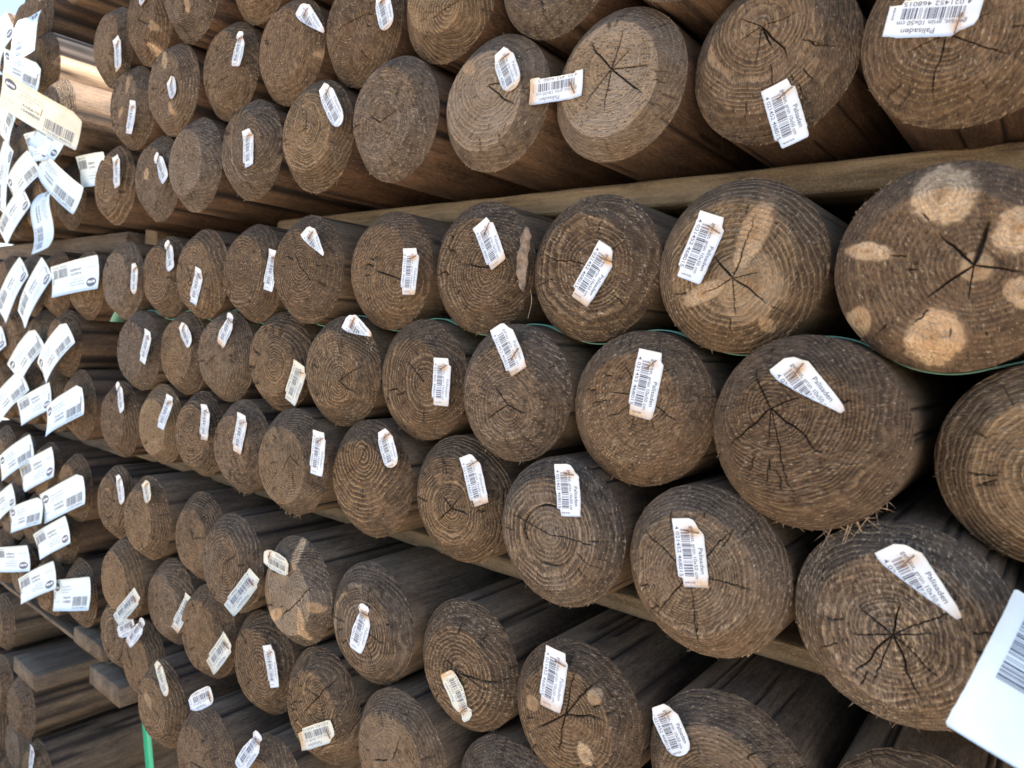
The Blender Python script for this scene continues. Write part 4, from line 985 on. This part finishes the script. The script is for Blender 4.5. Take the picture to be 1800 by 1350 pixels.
def add_staple(sheet, parent, a, b, ang, ln):
    ax = np.array([math.cos(ang), math.sin(ang)]); V, F = [], []
    def bar(p0, p1, w):
        d = p1-p0; d = d/np.linalg.norm(d); s1 = np.cross(d, [.31, .52, .79]); s1 /= np.linalg.norm(s1); s2 = np.cross(d, s1); k = len(V)
        for c in (p0, p1):
            for q in range(6): V.append(c + (s1*math.cos(q*1.0472)+s2*math.sin(q*1.0472))*w)
        for q in range(6): F.append((k+q, k+(q+1) % 6, k+6+(q+1) % 6, k+6+q))
        F.append((k, k+2, k+4, k+4)); F.append((k+6, k+8, k+10, k+10))
        F[-2:] = [(k+5, k+4, k+3, k+2), (k+6, k+7, k+8, k+9)]
    pts = [sheet.at(np.array(a+ax[0]*t), np.array(b+ax[1]*t), .55+.25*math.cos(t/ln*3)) for t in np.linspace(-ln/2, ln/2, 4)]
    for q in range(3): bar(pts[q], pts[q+1], .34)
    for q, t in ((0, -ln/2), (3, ln/2)): bar(pts[q], pts[q]-sheet.N*3.0, .34)
    return mesh_obj("staple", new_mesh("staple", np.array(V)/1000, np.array(F), M_RUST, True), parent)

# ---------------------------------------------------------------- small stapled tags
CREAM = {'L1-7', 'L2-c', 'L2-b', 'L2-a', 'L2-g', 'L1-6', 'L3-a', 'M2-6', 'L1-4', 'L1-9'}
for ti, (k, q, W, var, lift) in enumerate(TAGS):
    rs = np.random.default_rng(300+ti); root = ROOT[k]; info = INFO[k]
    bd = info['bd'] + 1.0
    p0 = np.array([q[0], -bd, q[1]]); p1 = np.array([q[2], -bd+q[4], q[3]])
    Ad = p1-p0; L = np.linalg.norm(Ad); Ad /= L
    Bd = np.cross([0, -1, 0], Ad); Bd /= np.linalg.norm(Bd)
    s_a = (.20 if var != 'diag' else .24)*L
    if k == 'M2-3': s_a = .66*L
    lift_ = lift*rs.uniform(.7, 1.2)
    cv = rs.uniform(.004, .014)*rs.choice([1, 1, -1]); tw = rs.normal(0, .012); wv = rs.uniform(.1, .35)
    def hf(a, b, s_a=s_a, L=L, l=lift_, cv=cv, tw=tw, wv=wv):
        t = np.where(a > s_a, (a-s_a)/(L-s_a), (s_a-a)/s_a*.6)
        return .15 + l*.55*t**2 + np.maximum(cv*b*b, -.3)*np.clip(t*1.6, 0, 1) + np.abs(tw)*(b*np.sign(tw)+9)*t*2.2 + wv*np.sin(a*.45+2)*np.clip(t*2, 0, 1)*.6
    sh = Sheet(p0, Ad, Bd, L, W, var, hf)
    st_b = {'diag': .15, 'notch': .1}.get(var, .25)*W/2*rs.uniform(.5, 1.6)
    st_ang = math.pi/2 + rs.normal(0.15, .25)
    blot = rs.uniform(.4, 1.6); foot = rs.choice([0, 0, .5, 1.0])
    if k in ('M3-2', 'M2-2'): foot = 1.2
    def rust(a, b):
        d = np.hypot(a-s_a, (b-st_b)*.55); 
        return blot*np.exp(-(d/2.6)**2) + foot*sstep(.80, 1.0, a/L)*.9
    px = info['px']
    pm = M_CREAM if k in CREAM else M_PAPER
    t_ = sh.paper("price_tag", pm, root, 26 if px > 200 else 14, 9 if px > 200 else 6, rust, rs)
    sc = L/39.0; w = W/18.0
    if px >= 84:
        txt = [place_text("Palisaden", 17*sc, 4.9*w, 2.5*w, 14.5*sc), place_text("gefr\u00e4st, gr\u00fcn 10x50 cm", 4.6*sc, 1.35*w, 2.1*w, 29.5*sc),
               place_text("4 021452 468015", 4.5*sc, -7.6*w, 2.1*w, 28.5*sc), place_text("ante-holz", 36.9*sc, -5.2*w, 1.25*w, 6.2*w, math.pi/2)]
        if px >= 380:
            sh.print("printed_text", join2(txt), M_INK, t_)
        else:
            sh.print("printed_text", join2(txt), M_INKL, t_)
        sh.print("barcode", place_bars(6.4*sc, 33*sc, -4.7*w, .6*w), M_INK, t_)
    add_staple(sh, t_, s_a, st_b, st_ang, rs.uniform(6.5, 9.5))

# ---------------------------------------------------------------- big cards on the left stack and the one close to the camera
for ti, (k, end, q, Bv, W) in enumerate(BIG_TAGS):
    rs = np.random.default_rng(700+ti); root = ROOT[k]
    p0, p1 = np.array(q[:3]), np.array(q[3:]); Ad = p1-p0; L = np.linalg.norm(Ad); Ad /= L
    Bd = np.array(Bv); Bd = Bd-(Bd@Ad)*Ad; Bd /= np.linalg.norm(Bd)
    bow = rs.uniform(1, 7); tw = rs.normal(0, .04); sw = rs.uniform(-.8, .8)
    if ti == 11: sw = 5.0
    if k == 'M3-0': bow, tw, sw = 7.0, 0.14, 0.0
    if ti == 9: bow = 8.0
    def hf(a, b, L=L, bow=bow, tw=tw, sw=sw):
        t = a/L
        return bow*4*t*(1-t) + tw*b*(t-.5)*2 + sw*np.sin(t*2*np.pi) + .004*b*b
    s_a = .05*L if end == 0 else .95*L
    if end == 2: s_a = .55*L
    sh = Sheet(p0, Ad, Bd, L, W, 'card' if rs.random() < .7 and k != 'S-end' else 'cardcut', hf)
    warm = k == 'S-end' and end == 2  # cream colour stands in for sun glowing through this card
    t_ = sh.paper("price_card", M_CREAM if warm else M_CARD, root, 22, 8, lambda a, b: np.zeros_like(a), rs)
    s = L/100.0; w = W/42.0
    if k == 'M3-0':
        sh.print("printed_text", join2([place_text("4 021452 468015", 8, -4.5, 2.6, 36), place_text("ante-holz", 50, -3, 2.0, 9, math.pi/2), place_text("kesseldruckimpr\u00e4gniert", 8, 14, 3.0, 40)]), M_INK, t_)
        sh.print("barcode", place_bars(8, 38, -19, -6), M_INK, t_)
        add_staple(sh, t_, 4, 16, 1.3, 9)
        continue
    lg = sh.print("logo", place_ellipse(12*s, 11*w, 8.5*s, 5.6*w), M_INK, t_, .10)
    sh.print("logo_text", place_text("ante", 5.6*s, 9.0*w, 4.2*w, 12.5*s), M_WHITE, t_, .22)
    txt = [place_text("Palisaden gefr\u00e4st", 25*s, 10*w, 2.2*w, 30*s), place_text("kesseldruckimpr\u00e4gniert", 25*s, 6.2*w, 2.2*w, 32*s), place_text("\u00d8 10 x 50 cm", 25*s, 2.4*w, 2.2*w, 22*s),
           place_text("Holz aus Europa", 5*s, -9*w, 1.8*w, 14*s)]
    txt2 = [place_text("Artikel-Nr.", 30*s, -5*w, 3.4*w, 24*s), place_text("10448800", 30*s, -10.5*w, 3.4*w, 24*s), place_text("4 021452 468015", 60*s, -18*w, 2.2*w, 34*s)]
    sh.print("printed_text", join2(txt), M_INKL, t_); sh.print("article_number", join2(txt2), M_INK, t_)
    sh.print("barcode", place_bars(60*s, 94*s, -14.5*w, -3*w, 2), M_INK, t_)
    add_staple(sh, t_, s_a, 0.0, 1.4, 9.0)

# ---------------------------------------------------------------- sawn timber: spacers and beams
def sawn(name, x0, x1, y0, y1, z0, z1, mat, label, cat, group=None, seed=0, along='x', rough=.0012, tilt=0.0):
    """a rough-sawn stick with softened edges, built in its own frame with its length along local X"""
    rs = np.random.default_rng(seed)
    dx, dy, dz = x1-x0, y1-y0, z1-z0
    ln, wd = (dx, dy) if along == 'x' else (dy, dx)
    nl = max(6, int(ln/.02)); c = min(.0022, dz*.12, wd*.12)
    sec = np.array([(-wd/2+c, -dz/2), (wd/2-c, -dz/2), (wd/2, -dz/2+c), (wd/2, dz/2-c), (wd/2-c, dz/2), (-wd/2+c, dz/2), (-wd/2, dz/2-c), (-wd/2, -dz/2+c)])
    # extra points on the long faces so that the roughness shows
    ss = []
    for i in range(8):
        a, b = sec[i], sec[(i+1) % 8]; ss.append(a)
        if np.linalg.norm(b-a) > .006:
            for t in (.33, .67): ss.append(a+(b-a)*t)
    sec = np.array(ss); m_ = len(sec)
    xs = np.linspace(-ln/2, ln/2, nl)
    V = np.zeros((nl, m_, 3)); V[..., 0] = xs[:, None]; V[..., 1] = sec[None, :, 0]; V[..., 2] = sec[None, :, 1]
    n1 = fbm(V[..., 0]*60, V[..., 1]*160+seed, V[..., 2]*160, seed, 3)
    cen = np.array([0, 0]); d = V[..., 1:]; nrm = d/np.maximum(np.linalg.norm(d, axis=-1, keepdims=True), 1e-6)
    V[..., 1:] -= nrm*np.abs(n1)[..., None]*rough
    V[..., 0] += (np.abs(xs)[:, None] > ln/2-1e-6)*fbm(V[..., 1]*200, V[..., 2]*200, V[..., 0], seed+4, 2)*.001
    F = grid_faces(nl, m_, True)
    V = V.reshape(-1, 3); me_v = [V]; k = len(V)
    V = np.vstack([V, V[:m_].mean(0, keepdims=True), V[-m_:].mean(0, keepdims=True)])
    j = np.arange(0, m_, 2)
    c0 = np.stack([np.full_like(j, k), (j+2) % m_, (j+1) % m_, j], 1)
    c1 = np.stack([np.full_like(j, k+1), k-m_+j, k-m_+(j+1) % m_, k-m_+(j+2) % m_], 1)
    F = np.vstack([F[:, ::-1], c0[:, ::-1], c1[:, ::-1]])
    o = mesh_obj(name, new_mesh(name, V, F, mat, False))
    o.location = ((x0+x1)/2, (y0+y1)/2, (z0+z1)/2)
    o.rotation_euler = (0, tilt, R(90) if along == 'y' else 0)
    return tag(o, label, cat, group)

ZO = 0.95
GS = "spacer planks between the bundles"
sawn("spacer_plank", -.655, .22, .060, .105, ZO+.0505, ZO+.0700, M_PLANK, "long pale spacer plank between the upper and middle bundles", "plank", GS, 11)
sawn("spacer_plank", -.655, .22, .36, .42, ZO+.0505, ZO+.0700, M_PLANK, "hidden rear spacer plank under the upper bundle", "plank", GS, 12)
sawn("spacer_plank", -.985, .22, .048, .10, ZO-.2425, ZO-.2285, M_PLANK, "brown spacer plank between the middle and lower bundles", "plank", GS, 13)
sawn("spacer_plank", -.985, .22, .36, .42, ZO-.2425, ZO-.2285, M_PLANK, "hidden rear spacer plank under the middle bundle", "plank", GS, 14)
sawn("spacer_block", -.972, -.935, .058, .10, ZO+.046, ZO+.083, M_PLANK, "small pale wooden block at the left end of the upper bundle", "block", None, 15)
sawn("spacer_plank", -1.62, -.985, .040, .10, ZO+.0435, ZO+.0718, M_BEAM, "dark spacer plank between the upper and middle rows of the left stack", "plank", GS, 16)
sawn("spacer_plank", -1.62, -.985, .040, .10, ZO-.246, ZO-.2255, M_BEAM, "dark spacer plank between the middle and lower rows of the left stack", "plank", GS, 17)
sawn("spacer_plank", -1.62, -.985, .36, .42, ZO+.0435, ZO+.0718, M_BEAM, "hidden rear spacer plank inside the left stack", "plank", GS, 26)
sawn("bearer_board", -1.053, -.955, .004, .46, ZO-.523, ZO-.5005, M_BEAM, "squared brown board end under the lowest left-stack log", "board", None, 18, 'y')
sawn("bearer_strip", -1.62, -.955, .012, .05, ZO-.531, ZO-.5245, M_BEAM, "thin splintered strip running under the left stack", "strip", None, 19)
sawn("bearer_board", -.975, -.877, -.004, .45, ZO-.5555, ZO-.5285, M_BEAM, "weathered board jutting out below the lower bundle's left end", "board", None, 20, 'y')
sawn("squared_timber", -1.235, -1.135, -.016, .44, ZO-.623, ZO-.598, M_BEAM, "grey squared board lying on the bottom-left pile", "board", None, 21, 'y')

sawn("rear_sky_blocker", -.25, .72, .535, .56, .002, 1.35, M_BEAM, "added dark board behind the stack, blocking sky light through the gaps", "board", None, 31)  # unseen board, added to stop sky leaking through the log gaps

# ---------------------------------------------------------------- green packing straps
def ribbon(name, pts, wdir, width, thick, mat, label):
    pts = np.array(pts); n_ = len(pts); w = np.array(wdir, float)
    tan = np.gradient(pts, axis=0); tan /= np.linalg.norm(tan, axis=1, keepdims=True)
    nr = np.cross(tan, w); nr /= np.linalg.norm(nr, axis=1, keepdims=True)
    V = np.stack([pts-w*width/2-nr*thick/2, pts+w*width/2-nr*thick/2, pts+w*width/2+nr*thick/2, pts-w*width/2+nr*thick/2], 1).reshape(-1, 3)
    F = np.vstack([grid_faces(n_, 4, True), [(0, 1, 2, 3)], [(4*n_-1, 4*n_-2, 4*n_-3, 4*n_-4)]])
    return tag(mesh_obj(name, new_mesh(name, V, F, mat, True)), label, "strap")

PL = {e['k']: e['p'] for e in LOGS}
m1 = [PL['M1-%d' % i] for i in range(0, 11)]; m2 = [PL['M2-%d' % i] for i in range(0, 10)]
pts = []
for x in np.linspace(.06, -.935, 420):
    a = min(m1, key=lambda p: abs(p[0]-x)); b = min(m2, key=lambda p: abs(p[0]-x))
    zb = a[2]-math.sqrt(max(a[3]**2-(x-a[0])**2, 0)); zt = b[2]+math.sqrt(max(b[3]**2-(x-b[0])**2, 0))
    da, db = abs(x-a[0]), abs(x-b[0])
    z = zt+.0005 if db < da else zb-.0005
    pts.append((x, .022, z))
pts = np.array(pts); kz = np.ones(5)/5; pts[2:-2, 2] = np.convolve(pts[:, 2], kz, 'valid')
tail = [(-.945-.006*i, .022, pts[-1, 2]-.002*i-.0006*i*i) for i in range(5)]
ribbon("packing_strap", np.vstack([pts, tail]), (0, 1, 0), .018, .0007, M_STRAPD, "thin dull green strap snaking between the middle bundle's two upper rows")
ribbon("packing_strap", [(-.886+.0022*i, .030, ZO-.555-.0095*i) for i in range(14)], (1, 0, .1), .024, .0008, M_STRAP, "bright green strap hanging below the lower bundle's left end")

# ---------------------------------------------------------------- loose bark flake caught between two logs
rs = np.random.default_rng(77)
u = np.linspace(0, 1, 16); v = np.linspace(-1, 1, 7)
U, Vv = np.meshgrid(u, v, indexing='ij')
wid = .0045*np.interp(U, [0, .12, .3, .5, .75, 1], [.35, 1.0, .75, 1.1, .8, .15])
bx = -.2475 - .004*np.sin(U*3.0) + Vv*wid + .0006*fbm(U*9, Vv*2, 0*U, 3)
by = -.010 - .003*np.cos(Vv*2.2) + .0022*fbm(U*7, Vv*2, 0*U+4, 5)
bz = ZO+.028 - U*.043 + .0008*fbm(U*8, Vv*3, 0*U+7, 9)
Ft = np.stack([bx, by, bz], -1).reshape(-1, 3); Bk = Ft + [0, .0011, 0]
f = grid_faces(16, 7); nn = len(Ft)
per = np.array([i*7 for i in range(16)] + [15*7+j for j in range(1, 7)] + [i*7+6 for i in range(14, -1, -1)] + [j for j in range(5, 0, -1)]); nx = np.roll(per, -1)
bark = empty("bark_flake", (0, 0, 0))
tag(bark, "curled dry bark flake wedged between two logs of the middle bundle's top row", "bark")
mesh_obj("flake", new_mesh("flake", np.vstack([Ft, Bk]), np.vstack([f, f[:, ::-1]+nn, np.stack([per, nx, nx+nn, per+nn], 1)]), M_BARK, True), bark)
tp = np.array([(-.2435+.0012*math.sin(t*3), -.008+.001*math.sin(t*5), ZO-.014-.020*t) for t in np.linspace(0, 1, 10)])
V = np.vstack([tp+[.0003, 0, 0], tp+[-.00015, .00026, 0], tp+[-.00015, -.00026, 0]]).reshape(3, 10, 3).transpose(1, 0, 2).reshape(-1, 3)
mesh_obj("fibre_strand", new_mesh("fibre_strand", V, grid_faces(10, 3, True), M_BARK, True), bark)

# ---------------------------------------------------------------- pallets carrying the near stack (below the picture)
for pi in range(3):
    z0 = ZO-.5285 - .1405*(pi+1)
    pal = empty("wooden_pallet", (-.36, .30, z0))
    tag(pal, ["topmost", "middle", "lowest"][pi] + " wooden pallet under the lower log bundle", "pallet", "pallets under the near stack")
    def pbox(name, x0, x1, y0, y1, a, b):
        V = [(x, y, z) for z in (a, b) for y in (y0, y1) for x in (x0, x1)]
        o = mesh_obj(name, new_mesh(name, V, [(0, 2, 3, 1), (4, 5, 7, 6), (0, 1, 5, 4), (1, 3, 7, 5), (3, 2, 6, 7), (2, 0, 4, 6)], M_BEAM, False), pal)
    for b_ in range(5): pbox("deck_board", -.39, .56, -.18+b_*.085, -.11+b_*.085, .118, .140)
    for x in (-.37, .04, .45):
        pbox("stringer", x, x+.09, -.18, .23, .096, .1178)
        for y in (-.17, -.02, .13): pbox("block", x+.002, x+.088, y, y+.09, .0222, .0958)
    for y in (-.17, -.02, .13): pbox("skid_board", -.39, .56, y-.002, y+.092, 0.0, .022)
